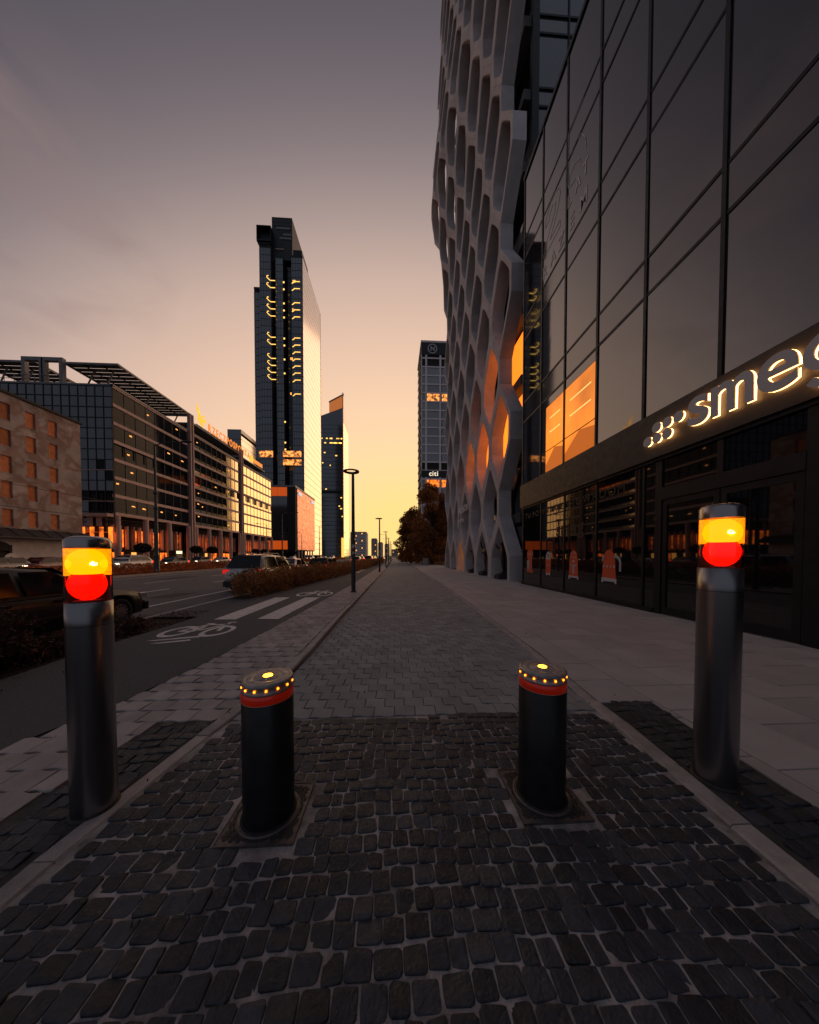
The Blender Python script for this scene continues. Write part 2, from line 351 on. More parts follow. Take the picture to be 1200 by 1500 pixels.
def place_pieces(parent, name, meshes, pos, m, limit=300):
    pos = sorted(pos, key=lambda p: p[1] * p[1] + p[0] * p[0] + (0 if (p[1] > .85) else 50))
    for p in pos[:limit]:
        o = bpy.data.objects.new(name, meshes[p[6]]); C.objects.link(o); o.location = (p[0], p[1], p[5]); o.scale = (p[2], p[3], 1); o.rotation_euler = (0, 0, p[4]); o.parent = parent
    rest = pos[limit:]
    if rest:
        V_, F_ = [], []; off = 0; fl = {}
        bb = MB()
        for p in rest:
            me = meshes[p[6]]; c, s = math.cos(p[4]), math.sin(p[4])
            vs = [(p[0] + v.co.x * p[2] * c - v.co.y * p[3] * s, p[1] + v.co.x * p[2] * s + v.co.y * p[3] * c, p[5] + v.co.z) for v in me.vertices]
            bb.add(vs, [tuple(q.vertices) for q in me.polygons], meshes[p[6]].polygons[0].use_smooth)
        stuff(bb.build(name + '_field', m, parent))
def outplate(x, y, hw, hd): return all(not (abs(x - a) < r + hw * .5 and abs(y - c) < r + hd * .5) for a, c, r in PL)
cobY = yr(-.6, 2.66, 14)
cp = struct(strip('cobble_paving', lambda y: kl(y), lambda y: kr(y), cobY, -.0085, joint_m))
place_pieces(cp, 'cobble', CM, field('main', lambda x, y, a, d: kl(y) + a * .9 < x < kr(y) - a * .9 and y < 2.64 and outplate(x, y, a, d), -1.8, 2.1, -.55, 2.7), cob_m)
pL = lambda y: kl(y) - .12; qL = interp([(-1, -2.75), (1.3, -2.35), (1.65, -2.22), (2.65, -2.13)])
lc = struct(strip('cobble_patch_left', lambda y: qL(y), pL, yr(-.4, 2.66, 12), -.0095, bed_m))
place_pieces(lc, 'cobble', CM, field('leftpatch', lambda x, y, a, d: qL(y) + a * .6 < x < pL(y) - a * .8 and y < 2.64 and (x + 1.79) ** 2 + (y - 1.77) ** 2 > .02, -2.8, -1.5, -.3, 2.7, .088), cob_m, 220)
pR = lambda y: kr(y) + .13; qR = interp([(-1, 2.35), (1.5, 2.5), (2.78, 2.64)])
rc = struct(strip('cobble_patch_right', pR, lambda y: qR(y), yr(-.4, 2.79, 12), -.0095, bed_m))
place_pieces(rc, 'cobble', CM, field('rightpatch', lambda x, y, a, d: pR(y) + a * .8 < x < qR(y) - a * .6 and y < 2.77 and (x - 2.15) ** 2 + (y - 1.79) ** 2 > .022, 1.8, 2.8, -.3, 2.8, .088), cob_m, 220)

# --- interlocking pavers (bone-shaped), laid in running bond
def bone_mesh(k, wv=.055):
    n = 10; b = MB(); top = [(-.5 + i / n, .5 + wv * math.sin(2 * math.pi * (i / n)) ) for i in range(n + 1)]; bot = [(.5 - i / n, -.5 + wv * math.sin(2 * math.pi * (1 - i / n))) for i in range(n + 1)]
    pts = bot + top; m = len(pts); r = random.Random(k); t = r.uniform(-.006, .006), r.uniform(-.006, .006)
    vs = [(x, y, -.05) for x, y in pts] + [(x, y, -.004) for x, y in pts] + [(x * .965, y * .95, x * t[0] + y * t[1]) for x, y in pts]
    fs = []
    for o in (0, m): fs += [(o + i, o + (i + 1) % m, o + m + (i + 1) % m, o + m + i) for i in range(m)]
    fs.append(tuple(range(2 * m, 3 * m))); b.add(vs, fs); return b.mesh('paver')
BMs = [bone_mesh(k) for k in range(6)]; BM2 = [bone_mesh(k + 10) for k in range(6)]
for me in BMs: me.materials.append(path_m)
for me in BM2: me.materials.append(lpav_m)
def pavers(f0, f1, y0, y1, pw, pd, zf, seed, ang=0.0):
    rr = random.Random(seed); pos = []; y = y0; row = 0
    while y < y1:
        a = f0(y + pd / 2); c = f1(y + pd / 2); x = math.floor(a / pw) * pw + (pw / 2 if row % 2 else 0) - pw
        while x < c:
            l, h = max(x, a), min(x + pw, c)
            if h - l > .03: pos.append(((l + h) / 2, y + pd / 2, h - l - .006, pd - .006, rr.uniform(-.006, .006), zf(y) + rr.uniform(-.0025, .0025), rr.randrange(6)))
            x += pw
        y += pd; row += 1
    return pos
GEO = 11.0
fp = struct(strip('footpath', kl, kr, yr(2.66, GEO, 30), -.012, bed_m))
place_pieces(fp, 'paver', BMs, pavers(kl, kr, 2.665, GEO, .198, .165, lambda y: 0.0, 3), path_m)
# farther off the joints are too fine to pick apart: the material carries them
def far_pave(name, col, sc):
    m = mat(name, col, .84, var=.2, vs=2.2); n, l, p = nodes(m)
    br = n.new('ShaderNodeTexBrick'); br.inputs['Scale'].default_value = 1; br.inputs['Brick Width'].default_value = sc[0]; br.inputs['Row Height'].default_value = sc[1]; br.inputs['Mortar Size'].default_value = .006; br.offset = .5
    g_ = n.new('ShaderNodeNewGeometry'); l.new(g_.outputs['Position'], br.inputs['Vector'])
    lk = p.inputs['Base Color'].links[0].from_socket; mxn = n.new('ShaderNodeMix'); mxn.data_type = 'RGBA'; mxn.blend_type = 'MULTIPLY'; mxn.inputs[0].default_value = 1
    br.inputs['Color1'].default_value = (1.06, 1.06, 1.06, 1); br.inputs['Color2'].default_value = (.88, .88, .88, 1); br.inputs['Mortar'].default_value = (.5, .48, .46, 1)
    l.new(lk, mxn.inputs[6]); l.new(br.outputs[0], mxn.inputs[7]); l.new(mxn.outputs[2], p.inputs['Base Color']); return m
YFAR = yr(GEO, 16, 8) + yr(17, 60, 20) + yr(65, 200, 8)
strip('far_paving', kl, kr, YFAR, 0, far_pave('path_far', (.30, .295, .296), (.198, .165)), fp)
lp = struct(strip('left_pavement', lambda y: ap(y), lambda y: kl(y) - .12, yr(-.6, GEO, 40), lambda y: zl(y) - .014, bed_m))
lf0 = lambda y: max(ap(y), -9); lf1 = lambda y: (qL(y) if y < 2.65 else kl(y) - .125)
place_pieces(lp, 'paver', BM2, pavers(lf0, lf1, .4, GEO, .235, .19, zl, 5), lpav_m)
strip('far_paving', ap, lambda y: kl(y) - .12, YFAR, lambda y: zl(y), far_pave('left_far', (.42, .365, .35), (.235, .19)), lp)

# --- granite slabs in front of the shop
XS = [kr, 2.68, 3.26, 3.85, 4.44, 5.03, 5.62, 6.21, 6.83]
rs = struct(strip('plaza', lambda y: kr(y) + .02, lambda y: 9.0, [-6] + yr(0, 60, 40), -.014, mat('slab_bed', (.03, .028, .027), .95)))
def slab_obj(x0a, x0b, x1, y0, y1, rr):
    b = MB(); z = rr.uniform(-.002, .002); g2 = .005; k = .006
    vs = [(x0a + g2, y0 + g2, -.05), (x1 - g2, y0 + g2, -.05), (x1 - g2, y1 - g2, -.05), (x0b + g2, y1 - g2, -.05)]
    vs += [(v[0], v[1], z - .003) for v in vs]; vs += [(x0a + g2 + k, y0 + g2 + k, z), (x1 - g2 - k, y0 + g2 + k, z), (x1 - g2 - k, y1 - g2 - k, z), (x0b + g2 + k, y1 - g2 - k, z)]
    fs = [(0, 1, 5, 4), (1, 2, 6, 5), (2, 3, 7, 6), (3, 0, 4, 7), (4, 5, 9, 8), (5, 6, 10, 9), (6, 7, 11, 10), (7, 4, 8, 11), (8, 9, 10, 11)]
    b.add(vs, fs); return b
rr = random.Random(4); allslabs = []
for ci in range(len(XS) - 1):
    y = -1.0 + rr.random() * .5
    lo = 2.79 if ci == 0 else None
    while y < 30:
        d = .78 if rr.random() < .35 else .52
        y1 = y + d
        fx = lambda q: (kr(q) + .13 if q > 2.79 else qR(q)) if ci == 0 else XS[ci]
        if ci == 0 and y < 2.79 < y1: y1 = 2.79
        if XS[ci + 1] - fx(y + .001) > .03: allslabs.append((fx(y + .001), fx(y1 - .001), XS[ci + 1], y, y1))
        y = y1
allslabs.sort(key=lambda s: (s[3] < 1.0, math.hypot(s[2], s[3])))
for s in allslabs[:300]: slab_obj(*s, rr).build('slab', slab_m, rs)
bb = MB()
for s in allslabs[300:]: b2 = slab_obj(*s, rr); bb.add(b2.v, b2.f)
stuff(bb.build('slab_field', slab_m, rs))
strip('far_paving', lambda y: kr(y) + .12, 7.2, yr(30, 60, 12) + [200], 0, far_pave('slab_far', (.46, .415, .41), (.6, .52)), rs)
strip('wall_foot_strip', 6.83, 7.2, [-6, 30], .006, slab_m, rs)

# --- kerb stones, one by one
def kerb_run(name, fx, wdt, y0, y1, step, top, side):
    st = struct(strip(name, lambda y: fx(y) + .01, lambda y: fx(y) + wdt - .01, yr(y0, y1, 50), lambda y: top(y) - .05, bed_m))
    y = y0; rr = random.Random(len(name)); i = 0
    while y < y1:
        e = min(y + step, y1); b = MB(); g2 = .004; h = .012
        def P(q, u, z): return (fx(q) + u, q, z)
        a, c = y + g2, e - g2; dz = rr.uniform(-.003, .003); dx = rr.uniform(-.004, .004)
        vs = []
        for q in (a, c):
            t = top(q) + dz
            vs += [P(q, dx, -.06), P(q, dx, t - h), P(q, dx + h, t), P(q, dx + wdt - h, t), P(q, dx + wdt, t - h), P(q, dx + wdt, -.06)]
        b.add(vs, [(i2, i2 + 1, i2 + 7, i2 + 6) for i2 in range(5)] + [tuple(range(6)), tuple(range(6, 12))[::-1]])
        b.build('kerb_stone', kerb_m, st); y = e; i += 1
kerb_run('left_kerb', lambda y: kl(y) - .12, .12, -.5, 34, .98, lambda y: zl(y) + .006 + (0 if y < 2.9 else .004), -1)
kerb_run('right_kerb', lambda y: kr(y) + .0, .13, -.5, 2.82, .98, lambda y: .008, 1)
kerb_run('right_edging', lambda y: kr(y) + .0, .12, 2.82, 30, .98, lambda y: .003, 1)
# dead leaves blown about
lm = mat('dead_leaf', (.12, .05, .025), .8, rnd=.5)
pts = []
for k in range(70):
    y = random.uniform(1.0, 5.5); x = random.choice([kl(y) + random.uniform(-.15, .1), kr(y) + random.uniform(-.05, .4), random.uniform(-1.5, 1.9), ap(y) + random.uniform(-.3, .3), -4.6 + random.uniform(0, .5)]); pts.append((x, y, .012 + (zl(y) if x < kl(y) else 0)))
stuff(tag(ob('fallen_leaves', leaves('leaf', pts, .012, .5, .6, up=2.5), lm), 'dead brown leaves scattered over the paving', 'leaves'))
# ================================================================== rising bollards
steel_dk = mat('bollard_black', (.018, .018, .020), .42, metal=.3, var=.35, vs=6, bump=.05, bs=90)
rubber = mat('rubber', (.012, .012, .013), .8)
castiron = mat('cast_iron', (.13, .115, .11), .5, metal=.5, var=.4, vs=18, bump=.25, bs=150)
castdark = mat('cast_recess', (.03, .028, .028), .7)
redband = mat('red_reflector', (.42, .018, .008), .3, var=.2, vs=60, coat=.4, emis=(1, .03, .0), es=.06)
n_, l_, p_ = nodes(redband)
amber = mat('amber_led', (.9, .4, .05), .4, emis=(1, .24, .01), es=5)
ambercore = mat('amber_core', (.9, .6, .1), .4, emis=(1, .42, .02), es=9)
capm = mat('bollard_cap', (.30, .285, .28), .42, metal=.35, var=.35, vs=22, bump=.2, bs=120)
brass = mat('cap_line', (.62, .57, .53), .45, metal=.2)
def rising(x, y, label, seed):
    t = thing('rising_bollard', label, 'bollard', (x, y, 0), 0, 'rising bollards on the cobbled drive')
    r = .1375
    MB().lathe([(r, -.02), (r, .685), (r - .003, .688), (r - .003, .692)], (0, 0, 0), 48).build('body', steel_dk, t, False)
    bd = MB().lathe([(r - .003, .69), (r + .0012, .692), (r + .0012, .738), (r - .003, .740)], (0, 0, 0), 48).build('reflective_band', redband, t, False)
    MB().lathe([(r - .001, .6885), (r + .0022, .6895), (r + .0022, .6915), (r - .001, .6925)], (0, 0, 0), 48).build('band_edge', mat('band_rim', (.5, .3, .2), .35, metal=.6), bd, False)
    MB().lathe([(r - .003, .740), (r, .742), (r, .754), (r - .005, .757), (r - .005, .781), (r, .784)], (0, 0, 0), 48).build('light_ring', capm, t, False)
    cap = MB().lathe([(r, .784), (r + .001, .792), (r - .004, .800), (r - .012, .803), (.118, .803), (.116, .801), (.112, .801), (.110, .803), (.080, .803), (.078, .801), (.074, .801), (.072, .803), (.034, .803), (.032, .806), (0, .806)], (0, 0, 0), 48).build('cap', capm, t, False)
    m = MB()
    for k in range(8):
        a = 2 * math.pi * (k + .3) / 8; c, s = math.cos(a), math.sin(a)
        m.bar((c * .036, s * .036, .804), (c * .068, s * .068, .804), .0035, .003)
        m.bar((c * .084, s * .084, .804), (c * .106, s * .106, .804), .0035, .003)
    for q in (.076, .114): m.lathe([(q - .0015, .8015), (q, .8035), (q + .0015, .8015)], (0, 0, 0), 40)
    m.build('cap_ribs', brass, cap, False)
    for k in range(14):
        a = 2 * math.pi * (k + .25 + seed) / 14; c, s = math.cos(a), math.sin(a); b = MB()
        P = lambda u, z, d: (c * (r - .004 + d) - s * u, s * (r - .004 + d) + c * u, z)
        vs = [P(-.005, .765, 0), (P(.005, .765, 0)), P(.005, .775, 0), P(-.005, .775, 0), P(-.004, .766, .004), P(.004, .766, .004), P(.004, .774, .004), P(-.004, .774, .004)]
        b.add(vs, [(4, 5, 6, 7), (0, 1, 5, 4), (1, 2, 6, 5), (2, 3, 7, 6), (3, 0, 4, 7)]); b.build('led', amber, t, False)
    MB().lathe([(.026, .806), (.024, .8095), (.012, .812), (0, .8125)], (0, 0, 0), 24).build('top_lamp', ambercore, t, False)
    # cast plate round the foot
    h = .205; pl = MB(); n = 48
    def sqp(a, hh): c, s = math.cos(a), math.sin(a); k = hh / max(abs(c), abs(s)); return (c * k, s * k)
    angs = sorted([2 * math.pi * k / n for k in range(n)] ); vs = []
    for a in angs: 
        c, s = math.cos(a), math.sin(a); e = sqp(a, h); vs += [(c * .150, s * .150, -.03), (c * .150, s * .150, .004), (c * .163, s * .163, .006), (c * .170, s * .170, .002), (e[0] * .965, e[1] * .965, .002), (e[0] * .968, e[1] * .968, .006), (e[0], e[1], .006), (e[0], e[1], -.03)]
    pl.add(vs, [(8 * k + j, 8 * ((k + 1) % n) + j, 8 * ((k + 1) % n) + j + 1, 8 * k + j + 1) for k in range(n) for j in range(7)])
    plate = pl.build('base_plate', castiron, t, False)
    MB().lathe([(.1385, -.01), (.1385, .012), (.147, .008), (.150, -.01)], (0, 0, 0), 48).build('seal_ring', rubber, t, False)
    bm_ = MB()
    for ring, (r0, r1, cnt) in enumerate(((.173, .186, 26), (.189, .203, 30), (.206, .221, 32), (.224, .239, 34), (.242, .258, 36), (.261, .277, 36))):
        for k in range(cnt):
            a0 = 2 * math.pi * (k + .06 + (.5 if ring % 2 else 0)) / cnt; a1 = a0 + 2 * math.pi * .88 / cnt; am = (a0 + a1) / 2
            ps = [(math.cos(q) * w_, math.sin(q) * w_) for q, w_ in ((a0, r0), (a0, r1), (am, r1), (a1, r1), (a1, r0), (am, r0))]
            if all(max(abs(px_), abs(py_)) < h * .955 for px_, py_ in ps):
                bm_.prism(ps[::-1], lambda u, v: (u, v, .0), lambda u, v: (u, v, .0055))
    bm_.build('brick_relief', castdark, plate, False)
    return t
rising(-.735, 1.69, 'black rising bollard with red band and amber top, beside the kerb and cycle lane', 0)
rising(.925, 1.735, 'black rising bollard with red band and glowing amber top, in front of the granite slabs', .4)

# ================================================================== tall signal posts
brushed = mat('brushed_steel', (.27, .262, .265), .30, metal=1)
n_, l_, p_ = nodes(brushed)
wv = n_.new('ShaderNodeTexNoise'); mpn = n_.new('ShaderNodeMapping'); mpn.inputs['Scale'].default_value = (1, 1, 260); gg = n_.new('ShaderNodeNewGeometry'); l_.new(gg.outputs['Position'], mpn.inputs[0]); l_.new(mpn.outputs[0], wv.inputs['Vector']); wv.inputs['Scale'].default_value = 8
bp = n_.new('ShaderNodeBump'); bp.inputs['Strength'].default_value = .05; bp.inputs['Distance'].default_value = .004; l_.new(wv.outputs[0], bp.inputs['Height']); l_.new(bp.outputs[0], p_.inputs['Normal'])
housing = mat('lamp_chamber', (.02, .014, .014), .5)
amber_lens = mat('amber_lens', (.9, .5, .05), .25, emis=(1, .215, .0), es=2.9)
amber_back = mat('amber_reflector', (.8, .35, .03), .3, emis=(1, .21, .0), es=2.3)
amber_hot = mat('amber_filament', (1, .8, .5), .3, emis=(1, .72, .25), es=6)
red_lens = mat('red_lens', (.8, .02, .01), .25, emis=(1, .004, .0), es=1.6)
def lens_bumps(m):
    n, l, p = nodes(m); vz = n.new('ShaderNodeTexVoronoi'); vz.inputs['Scale'].default_value = 140; g_ = n.new('ShaderNodeNewGeometry'); l.new(g_.outputs['Position'], vz.inputs['Vector'])
    r = n.new('ShaderNodeMapRange'); r.inputs['From Max'].default_value = .8; es = p.inputs['Emission Strength'].default_value; r.inputs['To Min'].default_value = es * 1.15; r.inputs['To Max'].default_value = es * .55; l.new(vz.outputs['Distance'], r.inputs[0]); l.new(r.outputs[0], p.inputs['Emission Strength'])
lens_bumps(red_lens); lens_bumps(amber_back)
def clear_mat(name, tint=(1, 1, 1), refl=.06):
    m = bpy.data.materials.new(name); m.use_nodes = True; n = m.node_tree.nodes; l = m.node_tree.links; n.clear()
    o = n.new('ShaderNodeOutputMaterial'); t = n.new('ShaderNodeBsdfTransparent'); t.inputs[0].default_value = (*tint, 1); g_ = n.new('ShaderNodeBsdfGlossy'); g_.inputs['Roughness'].default_value = .04
    f = n.new('ShaderNodeFresnel'); f.inputs[0].default_value = 1.5; a = n.new('ShaderNodeMath'); a.operation = 'ADD'; a.inputs[1].default_value = refl; a.use_clamp = True; l.new(f.outputs[0], a.inputs[0])
    x = n.new('ShaderNodeMixShader'); l.new(a.outputs[0], x.inputs[0]); l.new(t.outputs[0], x.inputs[1]); l.new(g_.outputs[0], x.inputs[2]); l.new(x.outputs[0], o.inputs[0]); return m
tube_glass = clear_mat('clear_tube', (.96, .93, .93), .03)
def signal_post(x, y, r, zt, z0, z1, zs, label, rz):
    """zt top, z0..z1 the glazed lamp chamber, zs the seam"""
    t = thing('signal_post', label, 'signal post', (x, y, 0), rz, 'steel signal posts flanking the cobbled drive')
    MB().lathe([(r, -.03), (r, zs - .0015)], n=48).build('pole', brushed, t, False)
    MB().lathe([(r - .003, zs - .002), (r - .003, zs + .002)], n=48).build('seam', housing, t, False)
    MB().lathe([(r, zs + .0015), (r, z0), (r - .004, z0), (0, z0)], n=48).build('collar', brushed, t, False)
    MB().lathe([(r + .012, -.01), (r + .012, .006), (r, .008)], n=40).build('foot_ring', castdark, t, False)
    back = MB().lathe([(r - .012, z0 + .001), (r - .012, z1)], n=24, a0=R(5), a1=R(175)).build('chamber_back', housing, t, False)
    MB().lathe([(r - .001, z0), (r - .001, z1)], n=48).build('clear_tube', tube_glass, t, False)
    zc = z1 - .005
    MB().lathe([(0, z1), (r, z1), (r, z1 + .001), (r, zt - .03), (r - .012, zt - .012), (r - .04, zt - .002), (0, zt)], n=48).build('top_cap', mat('cap_steel', (.34, .31, .31), .22, metal=1), t, False)
    H_ = z1 - z0; ra = r * .86
    za = z1 - H_ * .29; zr = z0 + H_ * .33
    def lens(zc_, rx, rz_, depth, y0, n=26, m=9):
        b = MB(); vs = []
        for i in range(m + 1):
            q = math.pi / 2 * i / m; vs += [(rx * math.cos(q) * math.cos(2 * math.pi * k / n), y0 - depth * math.sin(q), zc_ + rz_ * math.cos(q) * math.sin(2 * math.pi * k / n)) for k in range(n)]
        b.add(vs, [(i * n + k, i * n + (k + 1) % n, (i + 1) * n + (k + 1) % n, (i + 1) * n + k) for i in range(m) for k in range(n)], True); return b
    rb = MB().lathe([(r - .014, za - H_ * .30), (r - .014, z1 - .004)], n=20, a0=R(190), a1=R(350)).mesh()   # reflector wraps the back of the lamp
    b = MB(); nn = 14; vs = []
    for k in range(nn + 1):
        a = R(4 + 172 * k / nn); 
        for z in (za - H_ * .22, z1 - .004): vs.append(((r - .004) * math.cos(a), -(r - .03) * math.sin(a) * .35 - .012, z))
    b.add(vs, [(2 * k, 2 * k + 2, 2 * k + 3, 2 * k + 1) for k in range(nn)], True); b.build('amber_reflector', amber_back, t, False)
    al = lens(za, ra * .98, H_ * .275, .042, -.050).build('amber_lens', amber_lens, t, False)
    m = MB()
    rr_ = random.Random(int(zt * 100))
    for k in range(13):
        a = rr_.uniform(-.5, 1.2); q = rr_.uniform(0, .022); m.lathe([(.0045, 0), (.003, .004), (0, .005)], (.012 + q * math.cos(a) * 1.5, -.092, za - .006 + q * math.sin(a) * .8), 6)
    m.build('filament', amber_hot, al, False)
    lens(zr, ra * .95, H_ * .30, .042, -.046).build('red_lens', red_lens, t, False)
    MB().box(-.055, .055, -.085, -.03, z0 + .004, z0 + .012).build('lamp_bracket', mat('bracket', (.4, .1, .1), .4, metal=.6), t, False)
    return t
signal_post(-1.79, 1.775, .099, 1.615, 1.235, 1.545, 1.10, 'shorter brushed steel signal post lit amber and red beside the cycle lane', R(38))
signal_post(2.155, 1.79, .108, 1.84, 1.42, 1.745, 1.27, 'taller brushed steel signal post lit amber and red in front of the shop door', R(-42))
# ================================================================== the glass-fronted shop building on the right
FXX = 6.8
gl_n = [0]
def glass(name, col=(.012, .013, .016), rough=.03, ior=2.3, wav=.0):
    m = mat(name, col, rough, ior=ior, rnd=.25)
    if wav:
        n, l, p = nodes(m); z = n.new('ShaderNodeTexNoise'); z.inputs['Scale'].default_value = .8; g_ = n.new('ShaderNodeNewGeometry'); l.new(g_.outputs['Position'], z.inputs['Vector'])
        b = n.new('ShaderNodeBump'); b.inputs['Strength'].default_value = wav; b.inputs['Distance'].default_value = .05; l.new(z.outputs[0], b.inputs['Height']); l.new(b.outputs[0], p.inputs['Normal'])
    return m
fac_glass = glass('facade_glass', (.030, .028, .031), .035, 2.35, .025)
span_glass = glass('spandrel_glass', (.05, .046, .05), .06, 2.2, .02)
shop_glass = glass('shop_glass', (.006, .006, .008), .02, 1.75, .02)
frame_m = mat('dark_aluminium', (.016, .017, .020), .45, metal=.4, var=.2, vs=4)
fascia_m = mat('fascia_panel', (.036, .031, .031), .48, metal=.15, var=.15, vs=3)
shop = thing('shop_building', 'dark glass shop building with lit lettering above its doors', 'building', (12, 6, 0))
MK = [5.72 + 1.85 * k for k in range(-7, 6)]       # mullion lines
Y0, Y1 = MK[0], MK[-1] + .06
MB().box(7.1, 26, Y0, Y1 - .1, .0, 20.9).build('core', mat('core_dark', (.012, .012, .014), .8), shop)
rows = [(5.2, 8.5, 0), (8.5, 9.5, 1), (9.5, 12.7, 0), (12.7, 13.75, 1), (13.75, 16.92, 0), (16.92, 17.95, 1), (17.95, 20.95, 0)]
pane_glow_m = mat('reflected_glow', (.3, .1, .02), .2, emis=(1, .25, .018), es=1.0, ior=1.45)  # glow painted on for the sunset reflected in two panes
mat('strip_glow', (.8, .6, .3), .5, emis=(1, .55, .16), es=1.3); mat('dim_glow', (.2, .05, .01), .4, emis=(1, .22, .02), es=.42)  # brighter and dimmer tones for made-up detail in the glowing panes
n_, l_, p_ = nodes(pane_glow_m); zn = n_.new('ShaderNodeTexNoise'); zn.inputs['Scale'].default_value = .55; zn.inputs['Detail'].default_value = 3; gg = n_.new('ShaderNodeNewGeometry'); l_.new(gg.outputs['Position'], zn.inputs['Vector'])
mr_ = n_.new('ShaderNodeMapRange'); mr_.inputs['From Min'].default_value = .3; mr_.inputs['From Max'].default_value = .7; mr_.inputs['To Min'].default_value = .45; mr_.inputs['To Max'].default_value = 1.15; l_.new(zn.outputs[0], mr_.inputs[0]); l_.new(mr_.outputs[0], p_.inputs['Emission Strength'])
for i in range(len(MK) - 1):
    a, b_ = MK[i], MK[i + 1]
    for z0, z1, sp in rows:
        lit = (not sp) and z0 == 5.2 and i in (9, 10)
        if lit:     # plain glass above; below, emission painted in place of a reflected sunset
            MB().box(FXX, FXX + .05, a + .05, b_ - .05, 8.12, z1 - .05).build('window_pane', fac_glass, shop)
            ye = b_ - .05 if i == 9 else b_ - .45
            p = MB().box(FXX + .004, FXX + .05, a + .05, ye, z0 + .05, 8.10).build('lit_window', pane_glow_m, shop); p['label'] = 'window pane glowing orange in place of a reflected sunset'
            for zz in (6.9, 7.5): MB().box(FXX + .0, FXX + .003, a + .3, ye - .3, zz, zz + .04).build('glow_strip', MATS['strip_glow'], p)  # made-up bright strips across the glow, no real lamps
            MB().add([(FXX + .001, a + .05, z0 + .05), (FXX + .001, ye, z0 + .05), (FXX + .001, ye, z0 + .35), (FXX + .001, (a + ye) / 2, z0 + .95), (FXX + .001, a + .05, z0 + .75)], [(0, 1, 2, 3, 4)]).build('dim_shape', MATS['dim_glow'], p)  # made-up dimmer shape painted into the foot of the glow
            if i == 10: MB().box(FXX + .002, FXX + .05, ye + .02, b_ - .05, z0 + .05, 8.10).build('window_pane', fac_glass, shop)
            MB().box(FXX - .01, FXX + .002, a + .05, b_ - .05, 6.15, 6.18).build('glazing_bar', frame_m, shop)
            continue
        x = FXX + random.uniform(-.002, .002); tl = random.uniform(-.006, .006)
        b = MB(); vs = [(x + tl, a + .05, z0 + .05), (x, b_ - .05, z0 + .05), (x - tl, b_ - .05, z1 - .05), (x, a + .05, z1 - .05)]
        b.add(vs, [(0, 3, 2, 1)]); b.add([(v[0] + .05, v[1], v[2]) for v in vs], [(0, 1, 2, 3)])
        b.build('spandrel_pane' if sp else 'window_pane', span_glass if sp else fac_glass, shop)
for y in MK: MB().box(FXX - .035, FXX + .12, y - .042, y + .042, 5.21, 21.05).build('mullion', frame_m, shop)
for z in (8.5, 9.5, 12.7, 13.75, 16.92, 17.95): MB().box(FXX - .018, FXX + .11, Y0, Y1, z - .042, z + .042).build('transom', frame_m, shop)
MB().box(FXX - .06, FXX + .3, Y0, Y1 + .02, 20.95, 21.15).build('roof_edge', frame_m, shop)
# fascia, in three panels
for a, b_ in ((Y0, 3.2), (3.204, 9.42), (9.424, Y1 + .04)): MB().box(FXX - .09, FXX + .28, a, b_, 4.03, 5.2).build('fascia', fascia_m, shop)
MB().box(FXX - .02, FXX + .28, Y0, Y1, 3.95, 4.03).build('fascia_soffit', frame_m, shop)
# shop window zone
GX = FXX + .06
bays = [(MK[i], MK[i + 1]) for i in range(len(MK) - 1)]
for i, (a, b_) in enumerate(bays):
    if i in (7,):  # 5.72..7.57 : half is door
        continue
    if i == 6: continue
    b = MB(); b.quad((GX, a + .04, .12), (GX, a + .04, 3.94), (GX, b_ - .04, 3.94), (GX, b_ - .04, .12)); b.build('shop_pane', shop_glass, shop)
for i, y in enumerate(MK):
    if i in (7,): continue
    MB().box(GX - .03, GX + .1, y - .035, y + .035, .1, 3.95).build('window_post', frame_m, shop)
MB().box(GX - .07, GX + .2, Y0, 4.3, .0, .12).build('sill', frame_m, shop); MB().box(GX - .07, GX + .2, 7.2, Y1, .0, .12).build('sill', frame_m, shop)
MB().box(GX - .04, GX + .16, 7.02, 7.20, 0, 3.95).build('door_jamb', frame_m, shop); MB().box(GX - .04, GX + .16, 4.22, 4.44, 0, 3.95).build('door_jamb', frame_m, shop)
MB().quad((GX, 7.2, .12), (GX, 7.2, 3.94), (GX, 7.53, 3.94), (GX, 7.53, .12)).build('shop_pane', shop_glass, shop)
# (top lights over the door)
for a, b_ in ((4.44, 5.66), (5.78, 7.02)): MB().quad((GX, a, 3.24), (GX, a, 3.92), (GX, b_, 3.92), (GX, b_, 3.24)).build('top_light', shop_glass, shop)
MB().box(GX - .03, GX + .12, 5.66, 5.78, 3.2, 3.95).build('window_post', frame_m, shop)
MB().box(GX - .05, GX + .14, 4.44, 7.02, 2.93, 3.24).build('door_head', frame_m, shop)
chrome = mat('pull_bar_steel', (.55, .5, .5), .25, metal=1)
for a, b_, hy in ((4.46, 5.70, 5.60), (5.72, 7.0, 5.84)):
    d = MB().box(GX - .02, GX + .05, a, a + .11, .02, 2.92).box(GX - .02, GX + .05, b_ - .11, b_, .02, 2.92).box(GX - .02, GX + .05, a + .11, b_ - .11, 2.78, 2.92).box(GX - .02, GX + .05, a + .11, b_ - .11, .02, .2).build('door', frame_m, shop)
    MB().quad((GX + .01, a + .11, .2), (GX + .01, a + .11, 2.78), (GX + .01, b_ - .11, 2.78), (GX + .01, b_ - .11, .2)).build('door_pane', shop_glass, d)
    MB().tube([(GX - .09, hy, .75), (GX - .09, hy, 2.1)], .017, 10).bar((GX - .09, hy, 2.0), (GX - .02, hy, 2.0), .015).bar((GX - .09, hy, .85), (GX - .02, hy, .85), .015).build('pull_bar', chrome, d)
MB().box(7.0, 26, Y1 - .12, Y1, 0, 21).build('end_wall', frame_m, shop)

